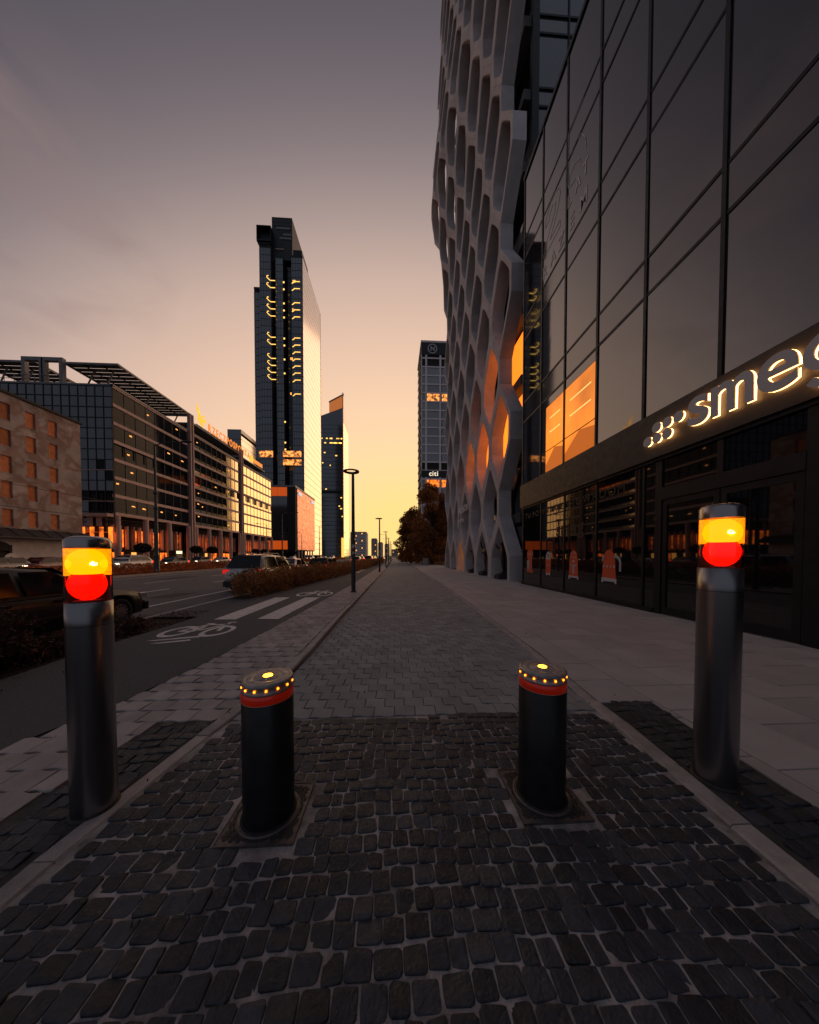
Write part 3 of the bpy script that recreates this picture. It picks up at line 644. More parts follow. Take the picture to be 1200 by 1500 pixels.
# --- lit lettering: brushed letters standing off the fascia, warm light behind them
sign = thing('shop_sign', 'backlit grey letters and round dots on the dark fascia over the shop doors', 'sign', (FXX - .1, 6, 4.4))
let_m = mat('sign_letter', (.66, .62, .60), .5, metal=.0, var=.05, vs=5)
halo_m = mat('sign_backlight', (1, .7, .4), .5, emis=(1, .50, .17), es=5.5)
def letter_pair(ch, y_left, width, zb, zt, off):
    for nm, x, m, ex, o2 in (('letter', FXX - .185, let_m, .012, off), ('backlight', FXX - .135, halo_m, .006, off - .002)):
        me = textmesh(ch, 1.0, 0, o2)
        for v in me.vertices: pass
        xs = [v.co.x for v in me.vertices]; ys = [v.co.y for v in me.vertices]; x0, x1, y0, y1 = min(xs), max(xs), min(ys), max(ys)
        bm = bmesh.new(); bm.from_mesh(me); r_ = bmesh.ops.extrude_face_region(bm, geom=bm.faces[:]); bmesh.ops.translate(bm, verts=[e for e in r_['geom'] if isinstance(e, bmesh.types.BMVert)], vec=(0, 0, 1)); bmesh.ops.recalc_face_normals(bm, faces=bm.faces[:]); bm.to_mesh(me); bm.free()
        for v in me.vertices:
            u = (v.co.x - x0) / (x1 - x0) * width; q = zb + (v.co.y - y0) / (y1 - y0) * (zt - zb); v.co = (x + (ex * 2 if v.co.z > .5 else 0) - ex, y_left - u, q)
        me.polygons.foreach_set('use_smooth', [False] * len(me.polygons)); ob(nm, me, m, sign)
zb = 4.37; xh = .62
letter_pair('s', 6.20, .43, zb, zb + xh, .020)
letter_pair('m', 5.73, .72, zb, zb + xh, .020)
letter_pair('e', 4.97, .55, zb - .01, zb + xh + .01, .016)
for nm, x, m, k in (('letter', FXX - .197, let_m, .024), ('backlight', FXX - .141, halo_m, .012)):      # the g: a bowl, and a stem that hooks back under it
    q = .004 if nm == 'backlight' else 0; n = 32; vs = []; yc, zc = 4.09, zb + .31
    for i in range(n):
        a = 2 * math.pi * i / n
        for r_, xx in ((.29 - q, x), (.165 + q, x), (.29 - q, x + k), (.165 + q, x + k)): vs.append((xx, yc + r_ * math.cos(a), zc + r_ * 1.06 * math.sin(a)))
    b = MB(); b.add(vs, [f for i in range(n) for j in [(i + 1) % n] for f in ((4 * i, 4 * j, 4 * j + 1, 4 * i + 1), (4 * i + 2, 4 * i + 3, 4 * j + 3, 4 * j + 2), (4 * i, 4 * i + 2, 4 * j + 2, 4 * j), (4 * i + 1, 4 * j + 1, 4 * j + 3, 4 * i + 3))]); bowl = b.build(nm, m, sign)
    path = [(3.84, zb + .62)] + [(3.84, zb + .05)] + [(yc - .02 + .23 * math.cos(t), zb - .02 - .20 * math.sin(t)) for t in np.linspace(math.pi, math.pi * .06, 10)][::1]
    path = [(3.86, zb + .62), (3.86, zb + .0)] + [(4.09 - .23 * math.cos(t), zb - .0 - .19 * math.sin(t)) for t in np.linspace(.15, 2.6, 10)]
    hw_ = .062 - q; lf, rt = [], []
    for i, p in enumerate(path):
        d = (Vector(path[min(i + 1, len(path) - 1)]) - Vector(path[max(i - 1, 0)])).normalized(); lf.append((p[0] - d.y * hw_, p[1] + d.x * hw_)); rt.append((p[0] + d.y * hw_, p[1] - d.x * hw_))
    b = MB(); N2 = len(path); vs = [(xx, *p) for xx in (x - .001, x + k) for s_ in (lf, rt) for p in s_]
    fs = []
    for i in range(N2 - 1): fs += [(i, i + 1, N2 + i + 1, N2 + i), (2 * N2 + i, 3 * N2 + i, 3 * N2 + i + 1, 2 * N2 + i + 1), (i, 2 * N2 + i, 2 * N2 + i + 1, i + 1), (N2 + i, N2 + i + 1, 3 * N2 + i + 1, 3 * N2 + i)]
    fs += [(0, N2, 3 * N2, 2 * N2), (N2 - 1, 3 * N2 - 1, 4 * N2 - 1, 2 * N2 - 1)]; b.add(vs, fs); b.build(nm + '_tail', m, bowl)
for yc, zc in ((7.23, 4.47), (6.965, 4.47), (6.70, 4.47), (6.98, 4.74), (6.70, 4.745), (6.42, 4.745)):
    for nm, x, m, rr_ in (('dot', FXX - .197, let_m, .122), ('backlight', FXX - .141, halo_m, .116)):
        b = MB(); n = 28; b.prism([(rr_ * math.cos(2 * math.pi * k / n), rr_ * math.sin(2 * math.pi * k / n)) for k in range(n)][::-1], lambda u, v: (x, yc + u, zc + v), lambda u, v: (x + (.024 if nm == 'dot' else .012), yc + u, zc + v)); b.build(nm, m, sign)

# --- lettering and pictures stuck on the panes
vin = mat('dark_vinyl', (.008, .008, .009), .55)
notice = thing('window_lettering', 'dark vinyl lettering stuck high on the shop window panes', 'lettering', (FXX, 12, 3))
gx = GX - .006
letters('TU POWSTAJE SHOWROOM', .36, .002, .006, FX, (gx, 14.75, 3.42), vin, notice, gap=.05, sx=1.15)
letters('smeg', .78, .002, .02, FX, (gx, 11.85, 2.35), vin, notice, gap=.01, sx=1.0)
orange_red = mat('decal_red', (.50, .075, .028), .5, emis=(1, .12, .04), es=.02); cream = mat('decal_cream', (.58, .54, .50), .5); dkd = mat('decal_dark', (.03, .03, .03), .5); silver = mat('decal_silver', (.42, .41, .40), .5)
def decal(name, label, yc, shapes):
    t = thing(name, label, 'window decal', (gx, yc, .6), 0, 'pictures of kitchen machines on the shop windows')
    for i, (nm, poly, m) in enumerate(shapes):
        x = gx - .002 * (i + 1)
        b = MB(); b.prism(poly[::-1], lambda u, v: (x - .002, yc - u, v), lambda u, v: (x, yc - u, v)); b.build(nm, m, t)
def rrect(x0, x1, z0, z1, r, n=5):
    o = []
    for cx, cz, a0 in ((x1 - r, z1 - r, 0), (x0 + r, z1 - r, 90), (x0 + r, z0 + r, 180), (x1 - r, z0 + r, 270)): o += [(cx + r * math.cos(R(a0 + 90 * k / n)), cz + r * math.sin(R(a0 + 90 * k / n))) for k in range(n + 1)]
    return o
def dome(w0, w1, z0, z1, z2, n=9):
    return [(-w0 / 2, z0), (w0 / 2, z0)] + [(w1 / 2 * math.cos(math.pi * k / (2 * n)) ** .8, z1 + (z2 - z1) * math.sin(math.pi * k / (2 * n))) for k in range(n)] + [(0, z2)] + [(-w1 / 2 * math.cos(math.pi * k / (2 * n)) ** .8, z1 + (z2 - z1) * math.sin(math.pi * k / (2 * n))) for k in range(n - 1, -1, -1)]
def ltr(s, x0, z, h, step): return [('print', [(x0 + k * step, z), (x0 + k * step + h * .62, z), (x0 + k * step + h * .62, z + h), (x0 + k * step, z + h)], cream) for k in range(4)]
decal('kettle_decal', 'orange red kettle picture with pale handle on the shop window', 8.82, [('body', dome(.60, .54, .72, 1.1, 1.70), orange_red), ('base', [(-.32, .63), (-.26, .63), (-.24, .68), (.24, .68), (.26, .62), (.32, .62), (.33, .78), (-.31, .80)], cream),
    ('handle', [(.20, 1.5), (.34, 1.52), (.46, 1.44), (.50, 1.30), (.50, 1.02), (.42, 1.02), (.42, 1.30), (.38, 1.38), (.3, 1.43), (.22, 1.43)], silver), ('spout', [(-.27, 1.3), (-.20, 1.5), (-.26, 1.52), (-.31, 1.36)], silver)] + ltr('', -.24, 1.12, .085, .15))
decal('coffee_machine_decal', 'tall orange red coffee machine picture with silver spout on the shop window', 10.64, [('body', dome(.56, .50, .70, 1.25, 1.72), orange_red), ('base', [(-.30, .60), (-.22, .60), (-.2, .66), (.22, .66), (.24, .60), (.30, .60), (.30, .72), (-.30, .74)], cream), ('spout', rrect(-.06, .06, .82, 1.12, .03), silver), ('panel', rrect(-.17, .17, 1.10, 1.16, .02), silver), ('knob', rrect(-.05, .07, 1.24, 1.34, .045), cream), ('button', rrect(-.15, -.09, 1.58, 1.63, .02), cream), ('button', rrect(.07, .13, 1.58, 1.63, .02), cream)] + ltr('', -.18, 1.42, .05, .1))
decal('blender_decal', 'slim orange red machine picture with pale dome top on the shop window', 12.45, [('body', dome(.40, .44, .72, 1.25, 1.60), orange_red), ('dome', [(-.20, 1.34), (.20, 1.34), (.20, 1.48), (.15, 1.62), (.07, 1.69), (-.03, 1.69), (-.12, 1.63), (-.18, 1.52)], cream), ('base', [(-.17, .61), (-.12, .61), (-.10, .66), (.10, .66), (.12, .61), (.17, .61), (.17, .73), (-.17, .73)], cream), ('mark', rrect(-.04, .04, 1.44, 1.56, .03), dkd)] + ltr('', -.14, 1.06, .05, .08))
decal('mixer_decal', 'orange red stand mixer picture with silver bowl on the shop window', 14.2, [('stand', [(-.30, .68), (.32, .64), (.34, .76), (.24, .82), (.24, 1.45), (-.18, 1.45), (-.2, 1.2), (-.02, 1.2), (-.02, .80), (-.3, .78)], orange_red), ('head', rrect(-.30, .34, 1.40, 1.80, .16), orange_red), ('bowl', [(-.26, .80), (-.06, .80), (-.02, 1.05), (-.02, 1.28), (-.30, 1.28), (-.30, 1.05)], silver), ('mark', rrect(-.1, .12, 1.58, 1.62, .015), cream)])
# --- anniversary lettering high on the glass
white_v = mat('pale_vinyl', (.8, .75, .75), .6)
ann = thing('anniversary_lettering', 'pale outlined figures and letters stuck on the upper glass', 'lettering', (FXX - .01, 12, 14))
gx2 = FXX - .012
for ch, y, z in zip('RAZEM', (13.05, 12.45, 11.85, 11.05, 10.45), (14.05,) * 5): letters(ch, .75, .002, .012, FX, (gx2, y, z), white_v, ann, sx=.8)
for ch, y in zip('LAT', (11.2, 10.75, 10.3)): letters(ch, .70, .002, .006, FX, (gx2, y, 15.05), white_v, ann, sx=.7)
def outline(pts, wd=.022):
    b = MB()
    for p, q in zip(pts[:-1], pts[1:]): b.bar((gx2, p[0], p[1]), (gx2, q[0], q[1]), .006, wd)
    return b.build('figure_outline', white_v, ann)
outline([(13.0, 15.0), (11.75, 15.0), (11.75, 15.28), (12.5, 15.28), (11.9, 15.95), (11.75, 16.35), (11.8, 16.62)] ); outline([(13.0, 15.0), (12.95, 15.3), (12.15, 16.1), (12.1, 16.4), (12.3, 16.55), (12.55, 16.4), (12.6, 16.2), (12.9, 16.2), (12.85, 16.55), (12.5, 16.83), (12.1, 16.83), (11.85, 16.68)])
outline([(11.15, 15.9), (11.1, 16.2), (10.8, 16.25), (10.5, 16.05), (10.45, 15.85)]); outline([(11.2, 15.9), (11.2, 17.9), (10.3, 17.9)]); outline([(11.0, 16.84), (10.75, 16.95), (10.4, 16.8), (10.2, 16.4), (10.15, 15.95)])
outline([(11.2, 15.9), (11.1, 15.75), (10.75, 15.65)])
# ================================================================== the lattice tower
conc = mat('precast_concrete', (.60, .54, .52), .78, var=.2, vs=.9, bump=.22, bs=45, rnd=.09, detail=8)
conc_in = conc
tw_glass = glass('tower_glass', (.012, .013, .017), .05, 1.7, .02)
tower = thing('lattice_tower', 'office tower wrapped in a pale concrete lattice of tall hexagonal openings', 'building', (14, 27, 0))
over = interp([(0, 0), (30, .15), (35.5, .3), (38, 1.0), (43.3, 1.65), (44.7, 2.1), (49.3, 1.85), (54.5, 1.3), (65.7, .9), (80, .6)])
def fx(y, z):
    t = min(max((y - 17) / 21, 0), 1); g_ = .12 + .88 * t * t * (3 - 2 * t)
    return 6.72 - over(z) * g_ - .0
CW, CT, CS, CP = 3.57, 3.4, .8, 4.2
HEX = [(0, CT), (CW / 2, CS), (CW / 2, -CS), (0, -CT), (-CW / 2, -CS), (-CW / 2, CS)]
def inset(poly, b):
    n = len(poly); res = []
    for i in range(n):
        p0, p1, p2 = Vector(poly[i - 1]), Vector(poly[i]), Vector(poly[(i + 1) % n])
        d1 = (p1 - p0).normalized(); d2 = (p2 - p1).normalized(); n1 = Vector((d1.y, -d1.x)); n2 = Vector((d2.y, -d2.x))
        a0 = p0 + n1 * b; c0 = p1 + n2 * b; den = d1.x * d2.y - d1.y * d2.x; tt = ((c0.x - a0.x) * d2.y - (c0.y - a0.y) * d2.x) / den; res.append(tuple(a0 + d1 * tt))
    return res
def chaikin(p, f=.25):
    o = []
    for i in range(len(p)):
        a, b = p[i], p[(i + 1) % len(p)]; o += [(a[0] + (b[0] - a[0]) * f, a[1] + (b[1] - a[1]) * f), (a[0] + (b[0] - a[0]) * (1 - f), a[1] + (b[1] - a[1]) * (1 - f))]
    return o
INN = chaikin(chaikin(inset(HEX, .32), .10), .25)
OUT = []
for i in range(6):
    a, b_, c_ = HEX[i], HEX[(i + 1) % 6], HEX[(i + 2) % 6]
    OUT += [(a[0] + (b_[0] - a[0]) * .33, a[1] + (b_[1] - a[1]) * .33), (a[0] + (b_[0] - a[0]) * .66, a[1] + (b_[1] - a[1]) * .66), b_, (b_[0] + (c_[0] - b_[0]) * .1, b_[1] + (c_[1] - b_[1]) * .1)]
DEP = .82
def lattice(cy, cz):
    b = MB(); n = 24; sh = .9975; vs = []
    def P(u, v, d, k=1.0):
        y = cy + u * k; z = max(cz + v * k, .0)
        return (fx(y, z) + d, y, z)
    ou = [(u * sh, v * sh) for u, v in OUT]
    for (u, v) in ou: vs.append(P(u, v, 0))
    mid = [((o[0] * .08 + i[0] * .92), (o[1] * .08 + i[1] * .92)) for o, i in zip(ou, INN)]
    for (u, v) in mid: vs.append(P(u, v, 0))
    for (u, v) in INN: vs.append(P(u, v, .035))
    for (u, v) in INN: vs.append(P(u * .97, v * .985, DEP))
    for (u, v) in ou: vs.append(P(u, v, DEP))
    fs = []
    for o in range(4): fs += [(o * n + i, o * n + n + i, o * n + n + (i + 1) % n, o * n + (i + 1) % n) for i in range(n)]
    fs += [(4 * n + i, i, (i + 1) % n, 4 * n + (i + 1) % n) for i in range(n)]
    fs = [f for f in fs if len({vs[i] for i in f}) == 4]
    b.add(vs, fs); b.build('lattice_panel', conc, tower)
for r in range(19):
    cz = .7 + CP * r
    for k in range(6 if r % 2 == 0 else 5):
        cy = 18.25 + CP * 0 + CW * k + (CW / 2 if r % 2 else 0)
        if r in (8, 9) and k == 0 and False: continue
        lattice(cy, cz)
# glazing and floors behind the lattice
slabm = mat('floor_slab', (.10, .095, .09), .8)
GXT = 8.35
for r in range(19):
    z = 4.2 * r
    MB().box(7.75, 24, 17.4, 37.5, z + 3.6, z + 4.2).build('floor_slab', slabm, tower)
    for k in range(6):
        y0 = 17.4 + 3.35 * k
        MB().quad((GXT, y0 + .05, z), (GXT, y0 + .05, z + 3.6), (GXT, y0 + 3.3, z + 3.6), (GXT, y0 + 3.3, z)).build('window_pane', tw_glass, tower)
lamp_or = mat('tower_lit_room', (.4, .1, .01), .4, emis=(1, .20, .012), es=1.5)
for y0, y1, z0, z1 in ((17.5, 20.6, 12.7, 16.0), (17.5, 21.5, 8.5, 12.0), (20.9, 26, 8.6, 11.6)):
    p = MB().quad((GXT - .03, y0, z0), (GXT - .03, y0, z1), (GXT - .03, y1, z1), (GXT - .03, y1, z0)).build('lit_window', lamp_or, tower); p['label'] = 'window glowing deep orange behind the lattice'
MB().box(8.45, 24, 17.45, 37.4, 0, 79.8).build('core', mat('core_dark', (.012, .012, .014), .8), tower)
# glazed end wall towards the shop roof
end_glass = glass('end_wall_glass', (.045, .05, .062), .06, 2.1, .04)
for i in range(9):
    for j in range(18):
        z = 4.2 * (j + 1)
        if z < 17: continue
        x0 = 8.6 + 1.85 * i
        MB().quad((x0 + .04, 17.36, z + .06), (x0 + 1.81, 17.36, z + .06), (x0 + 1.81, 17.36, z + 3.1), (x0 + .04, 17.36, z + 3.1)).build('window_pane', end_glass, tower)
        MB().quad((x0 + .04, 17.37, z + 3.2), (x0 + 1.81, 17.37, z + 3.2), (x0 + 1.81, 17.37, z + 4.14), (x0 + .04, 17.37, z + 4.14)).build('spandrel_pane', span_glass, tower)
for j in range(5, 19):
    for dz in (0, 3.15): MB().box(8.5, 25.3, 17.30, 17.40, 4.2 * j + dz - .06, 4.2 * j + dz + .06).build('transom', frame_m, tower)
for i in range(10): MB().box(8.6 + 1.85 * i - .04, 8.6 + 1.85 * i + .04, 17.29, 17.39, 17, 79.8).build('mullion', frame_m, tower)
MB().box(8.2, 8.6, 17.25, 17.55, 0, 79.8).build('corner_post', frame_m, tower)
# entrance: dark portal, lit doors, name board
ent_lit = mat('entrance_light', (.5, .2, .05), .4, emis=(1, .33, .06), es=1.6)
MB().box(7.4, 8.3, 27.2, 30.6, 3.0, 3.25).build('entrance_canopy', frame_m, tower)
for y0, y1, z0, z1 in ((27.4, 27.75, .5, 2.6), (28.0, 28.2, .9, 2.2), (28.5, 29.2, .3, 2.7), (29.6, 29.9, .4, 2.3)): MB().quad((GXT - .04, y0, z0), (GXT - .04, y0, z1), (GXT - .04, y1, z1), (GXT - .04, y1, z0)).build('lit_window', ent_lit, tower)
ns = thing('tower_name_sign', 'white upright letters on a bracket in front of the lattice tower entrance', 'sign', (7.3, 25, 4.2))
wl = mat('white_letters', (.85, .8, .78), .5)
MB().box(6.45, 6.55, 28.95, 29.05, 4.3, 6.7).build('bracket', wl, ns)
for i, l3 in enumerate(letters('PROSTA', .85, .02, .012, FX, (6.5, 28.75, 5.6), wl, ns, gap=.04, sx=.95)): pass
letters('TOWER', .5, .02, .008, FX, (6.5, 28.75, 4.75), wl, ns, gap=.03, sx=.95)
# --- bronze figures standing in the foot of the lattice
bronze = mat('dark_bronze', (.035, .032, .03), .42, metal=.7, var=.4, vs=6)
def statue(y, label, pose):
    x = 7.0
    t = thing('statue', label, 'statue', (x, y, 0), 0, 'bronze figures between the lattice legs')
    MB().box(-.42, .42, -.42, .42, 0, .26, .02).box(-.36, .36, -.36, .36, .262, .34, .02).build('plinth', castdark, t, False)
    s = 2.15 / 1.8; z0 = .34
    J = {'pel': (0, 0, .98), 'sp': (0, .0, 1.18), 'ch': (.01, 0, 1.38), 'nk': (0, 0, 1.52), 'hd': (-.02, 0, 1.64), 'top': (-.02, 0, 1.74),
         'hl': (0, -.09, .94), 'kl': (-.05, -.11, .52), 'al': (.03, -.12, .09), 'tl': (-.14, -.13, .04), 'hr': (0, .09, .94), 'kr': (.03, .13, .52), 'ar': (.10, .14, .09), 'tr': (-.06, .16, .04),
         'sl': (0, -.2, 1.45), 'sr': (0, .2, 1.45)}
    if pose == 0: J.update(el=(-.12, -.40, 1.40), wl=(-.25, -.32, 1.60), er=(-.12, .40, 1.38), wr=(-.28, .25, 1.55))
    elif pose == 1: J.update(el=(-.05, -.30, 1.20), wl=(-.28, -.22, 1.15), er=(-.15, .36, 1.55), wr=(-.2, .30, 1.82))
    else: J.update(el=(.02, -.27, 1.18), wl=(-.08, -.26, .93), er=(-.1, .30, 1.25), wr=(-.25, .12, 1.38))
    J['ql'] = tuple(a + (a - b) * .28 for a, b in zip(J['wl'], J['el'])); J['qr'] = tuple(a + (a - b) * .28 for a, b in zip(J['wr'], J['er']))
    E_ = [('pel', 'sp'), ('sp', 'ch'), ('ch', 'nk'), ('nk', 'hd'), ('hd', 'top'), ('pel', 'hl'), ('hl', 'kl'), ('kl', 'al'), ('al', 'tl'), ('pel', 'hr'), ('hr', 'kr'), ('kr', 'ar'), ('ar', 'tr'), ('ch', 'sl'), ('sl', 'el'), ('el', 'wl'), ('wl', 'ql'), ('ch', 'sr'), ('sr', 'er'), ('er', 'wr'), ('wr', 'qr')]
    RD = dict(pel=.15, sp=.13, ch=.165, nk=.06, hd=.10, top=.07, hl=.10, hr=.10, kl=.065, kr=.065, al=.045, ar=.045, tl=.04, tr=.04, sl=.075, sr=.075, el=.05, er=.05, wl=.037, wr=.037, ql=.035, qr=.035)
    names = list(J); me = bpy.data.meshes.new('figure'); me.from_pydata([tuple(c * s for c in J[k]) for k in names], [(names.index(a), names.index(b)) for a, b in E_], [])
    o = bpy.data.objects.new('figure', me); C.objects.link(o); md = o.modifiers.new('skin', 'SKIN'); md.use_smooth_shade = True; o.modifiers.new('sub', 'SUBSURF').levels = 2
    for i, k in enumerate(names): me.skin_vertices[0].data[i].radius = (RD[k] * s, RD[k] * s * (1 if k not in ('pel', 'sp', 'ch') else 1.15)); me.skin_vertices[0].data[i].use_root = (k == 'pel')
    bpy.context.view_layer.update(); m2 = bpy.data.meshes.new_from_object(o.evaluated_get(bpy.context.evaluated_depsgraph_get())); bpy.data.objects.remove(o)
    for v in m2.vertices: v.co.z += z0
    ob('figure', m2, bronze, t, False)
statue(18.2, 'dark bronze statue holding both arms up, beside the corner leg of the lattice', 0)
statue(21.75, 'dark bronze statue with one hand raised overhead between two lattice legs', 1)
statue(25.0 - .0, 'dark bronze statue with one hand to its chest beside the tower entrance', 2)
# ================================================================== buildings across the road
plaster = mat('old_plaster', (.37, .31, .29), .9, var=.3, vs=.5, bump=.35, bs=12, detail=8)
n_, l_, p_ = nodes(plaster)      # patches where the render fell off and was mended
vz = n_.new('ShaderNodeTexNoise'); vz.inputs['Scale'].default_value = .42; vz.inputs['Detail'].default_value = 6; vz.inputs['Distortion'].default_value = .35; gg = n_.new('ShaderNodeNewGeometry'); l_.new(gg.outputs['Position'], vz.inputs['Vector'])
rp = n_.new('ShaderNodeValToRGB'); rp.color_ramp.interpolation = 'LINEAR'; e = rp.color_ramp.elements; e[0].color = (1.1, 1.0, .97, 1); e[1].position = .47; e[1].color = (1, 1, 1, 1)
for pos, c in ((.50, (.80, .66, .60, 1)), (.56, (.78, .60, .53, 1)), (.60, (1.0, .96, .94, 1)), (.66, (1.3, 1.24, 1.2, 1))): q = e.new(pos); q.color = c
l_.new(vz.outputs[0], rp.inputs[0]); lk = p_.inputs['Base Color'].links[0].from_socket; mm = n_.new('ShaderNodeMix'); mm.data_type = 'RGBA'; mm.blend_type = 'MULTIPLY'; mm.inputs[0].default_value = 1; l_.new(lk, mm.inputs[6]); l_.new(rp.outputs[0], mm.inputs[7]); l_.new(mm.outputs[2], p_.inputs['Base Color'])
plaster_lt = mat('pale_plaster', (.55, .50, .48), .9, var=.25, vs=.9, bump=.3, bs=14, detail=8)
board_m = mat('window_board', (.52, .17, .06), .8, var=.3, vs=3, rnd=.25)
reveal = mat('dark_reveal', (.03, .025, .022), .9)
roof_m = mat('roof_tar', (.04, .037, .036), .8)
old = thing('old_tenement', 'old tenement with patchy plaster and boarded orange brown windows', 'building', (-44, 28, 0))
WX = -38.0
wy = [20.45, 22.45, 24.45, 26.45, 28.45, 30.35, 32.35, 34.3]; wz = [15.62, 13.1, 10.5, 8.05, 5.3]
# wall pierced by windows: strips between the openings
b = MB(); hw, hh = .42, .82
cuts_y = [18] + [c + s for c in wy for s in (-hw, hw)] + [37.1]; cuts_z = [3.6] + sorted([c + s for c in wz for s in (-hh, hh)]) + [17.4]
for i in range(len(cuts_y) - 1):
    for j in range(len(cuts_z) - 1):
        if i % 2 == 1 and j % 2 == 1: continue
        b.quad((WX, cuts_y[i], cuts_z[j]), (WX, cuts_y[i + 1], cuts_z[j]), (WX, cuts_y[i + 1], cuts_z[j + 1]), (WX, cuts_y[i], cuts_z[j + 1]))
b.box(WX - 14, WX - .3, 18, 37.08, 0, 17.38); b.quad((WX, 37.1, 0), (WX - 14, 37.1, 0), (WX - 14, 37.1, 17.4), (WX, 37.1, 17.4)); b.build('wall', plaster, old)
MB().box(WX - .25, WX + .001, 18, 28.9, 0, 3.6).box(WX - .25, WX + .001, 30.6, 37.098, 0, 3.6).box(WX - .25, WX + .001, 28.9, 30.6, 2.6, 3.6).build('ground_floor_wall', plaster_lt, old)
for y in wy:
    for z in wz:
        w_ = MB().quad((WX - .14, y - hw, z - hh), (WX - .14, y + hw, z - hh), (WX - .14, y + hw, z + hh), (WX - .14, y - hw, z + hh)).build('window_board', board_m, old)
        MB().box(WX - .14, WX + .04, y - hw - .05, y + hw + .05, z - hh - .09, z - hh).build('sill', plaster, w_)
        r2 = MB()
        r2.quad((WX, y - hw, z - hh), (WX - .14, y - hw, z - hh), (WX - .14, y - hw, z + hh), (WX, y - hw, z + hh)); r2.quad((WX, y + hw, z - hh), (WX, y + hw, z + hh), (WX - .14, y + hw, z + hh), (WX - .14, y + hw, z - hh)); r2.quad((WX, y - hw, z + hh), (WX - .14, y - hw, z + hh), (WX - .14, y + hw, z + hh), (WX, y + hw, z + hh)); r2.build('reveal', plaster, w_)
rf = MB().box(WX - 14.2, WX + .22, 17.8, 37.25, 17.4, 17.62).build('roof', roof_m, old)
aw = MB().prism([(0, 3.55), (1.3, 3.25), (1.3, 3.38), (0, 4.25)], lambda u, v: (WX + u, 18, v), lambda u, v: (WX + u, 37.6, v)).build('awning', mat('awning_metal', (.045, .04, .042), .5, metal=.4, var=.3, vs=2), old)
for y in np.arange(18.5, 37.5, 1.3): MB().bar((WX + .02, y, 4.27), (WX + 1.3, y, 3.40), .05, .05).build('awning_rib', frame_m, aw)
MB().lathe([(0, 0), (.9, 0)], n=24).mesh()
b = MB(); n = 14; b.prism([(.85 * math.cos(math.pi * k / n), .9 * math.sin(math.pi * k / n)) for k in range(n + 1)], lambda u, v: (WX + .004, 29.75 + u, 2.0 + v), lambda u, v: (WX - .05, 29.75 + u, 2.0 + v)); b.build('arch_infill', reveal, old)
MB().box(WX - .3, WX - .26, 28.9, 30.6, 0, 2.6).build('gate', reveal, old)
b = MB(); n = 24; b.prism([(.55 * math.cos(2 * math.pi * k / n), .55 * math.sin(2 * math.pi * k / n)) for k in range(n)], lambda u, v: (WX + 1.0, 29.7 + u, 1.2 + v), lambda u, v: (WX + 1.06, 29.7 + u, 1.2 + v))
rsgn = thing('round_sign', 'round white sign disc on a post in front of the old tenement', 'sign', (WX + 1.0, 29.7, -.1)); b.build('disc', mat('sign_white', (.6, .58, .56), .5), rsgn)
MB().tube([(WX + .97, 29.7, -.1), (WX + .97, 29.7, 1.2)], .04, 8).build('post', frame_m, rsgn); letters('1', .7, .003, .01, FXP, (WX + 1.07, 29.6, .95), vin, rsgn)

# ---- office row
stone = mat('pink_stone', (.55, .36, .31), .6, var=.12, vs=1.2, rnd=.08)
off_dark = glass('office_dark_glass', (.012, .013, .016), .05, 1.32, .05)
off_dark.node_tree.nodes['Principled BSDF'].inputs['Specular IOR Level'].default_value = .2
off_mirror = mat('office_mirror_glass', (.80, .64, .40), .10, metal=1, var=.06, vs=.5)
off_front = glass('office_front_glass', (.055, .06, .068), .08, 1.9, .03)
warm_lit = mat('warm_window', (.5, .2, .04), .5, emis=(1, .40, .08), es=1.3)
warm_lit2 = mat('deep_warm_window', (.5, .15, .03), .5, emis=(1, .17, .015), es=1.2)
n_, l_, p_ = nodes(warm_lit2); zn = n_.new('ShaderNodeTexNoise'); zn.inputs['Scale'].default_value = .9; gg = n_.new('ShaderNodeNewGeometry'); l_.new(gg.outputs['Position'], zn.inputs['Vector']); mr_ = n_.new('ShaderNodeMapRange'); mr_.inputs['From Min'].default_value = .35; mr_.inputs['From Max'].default_value = .65; mr_.inputs['To Min'].default_value = .25; mr_.inputs['To Max'].default_value = 2.0; l_.new(zn.outputs[0], mr_.inputs[0]); l_.new(mr_.outputs[0], p_.inputs['Emission Strength'])
steel_m = mat('roof_steel', (.20, .19, .19), .5, metal=.4, var=.2, vs=2)
louv = mat('canopy_louvre', (.06, .058, .06), .5, metal=.4)
OX = -45.0; FZ0, FP, NF = 8.45, 2.9, 7
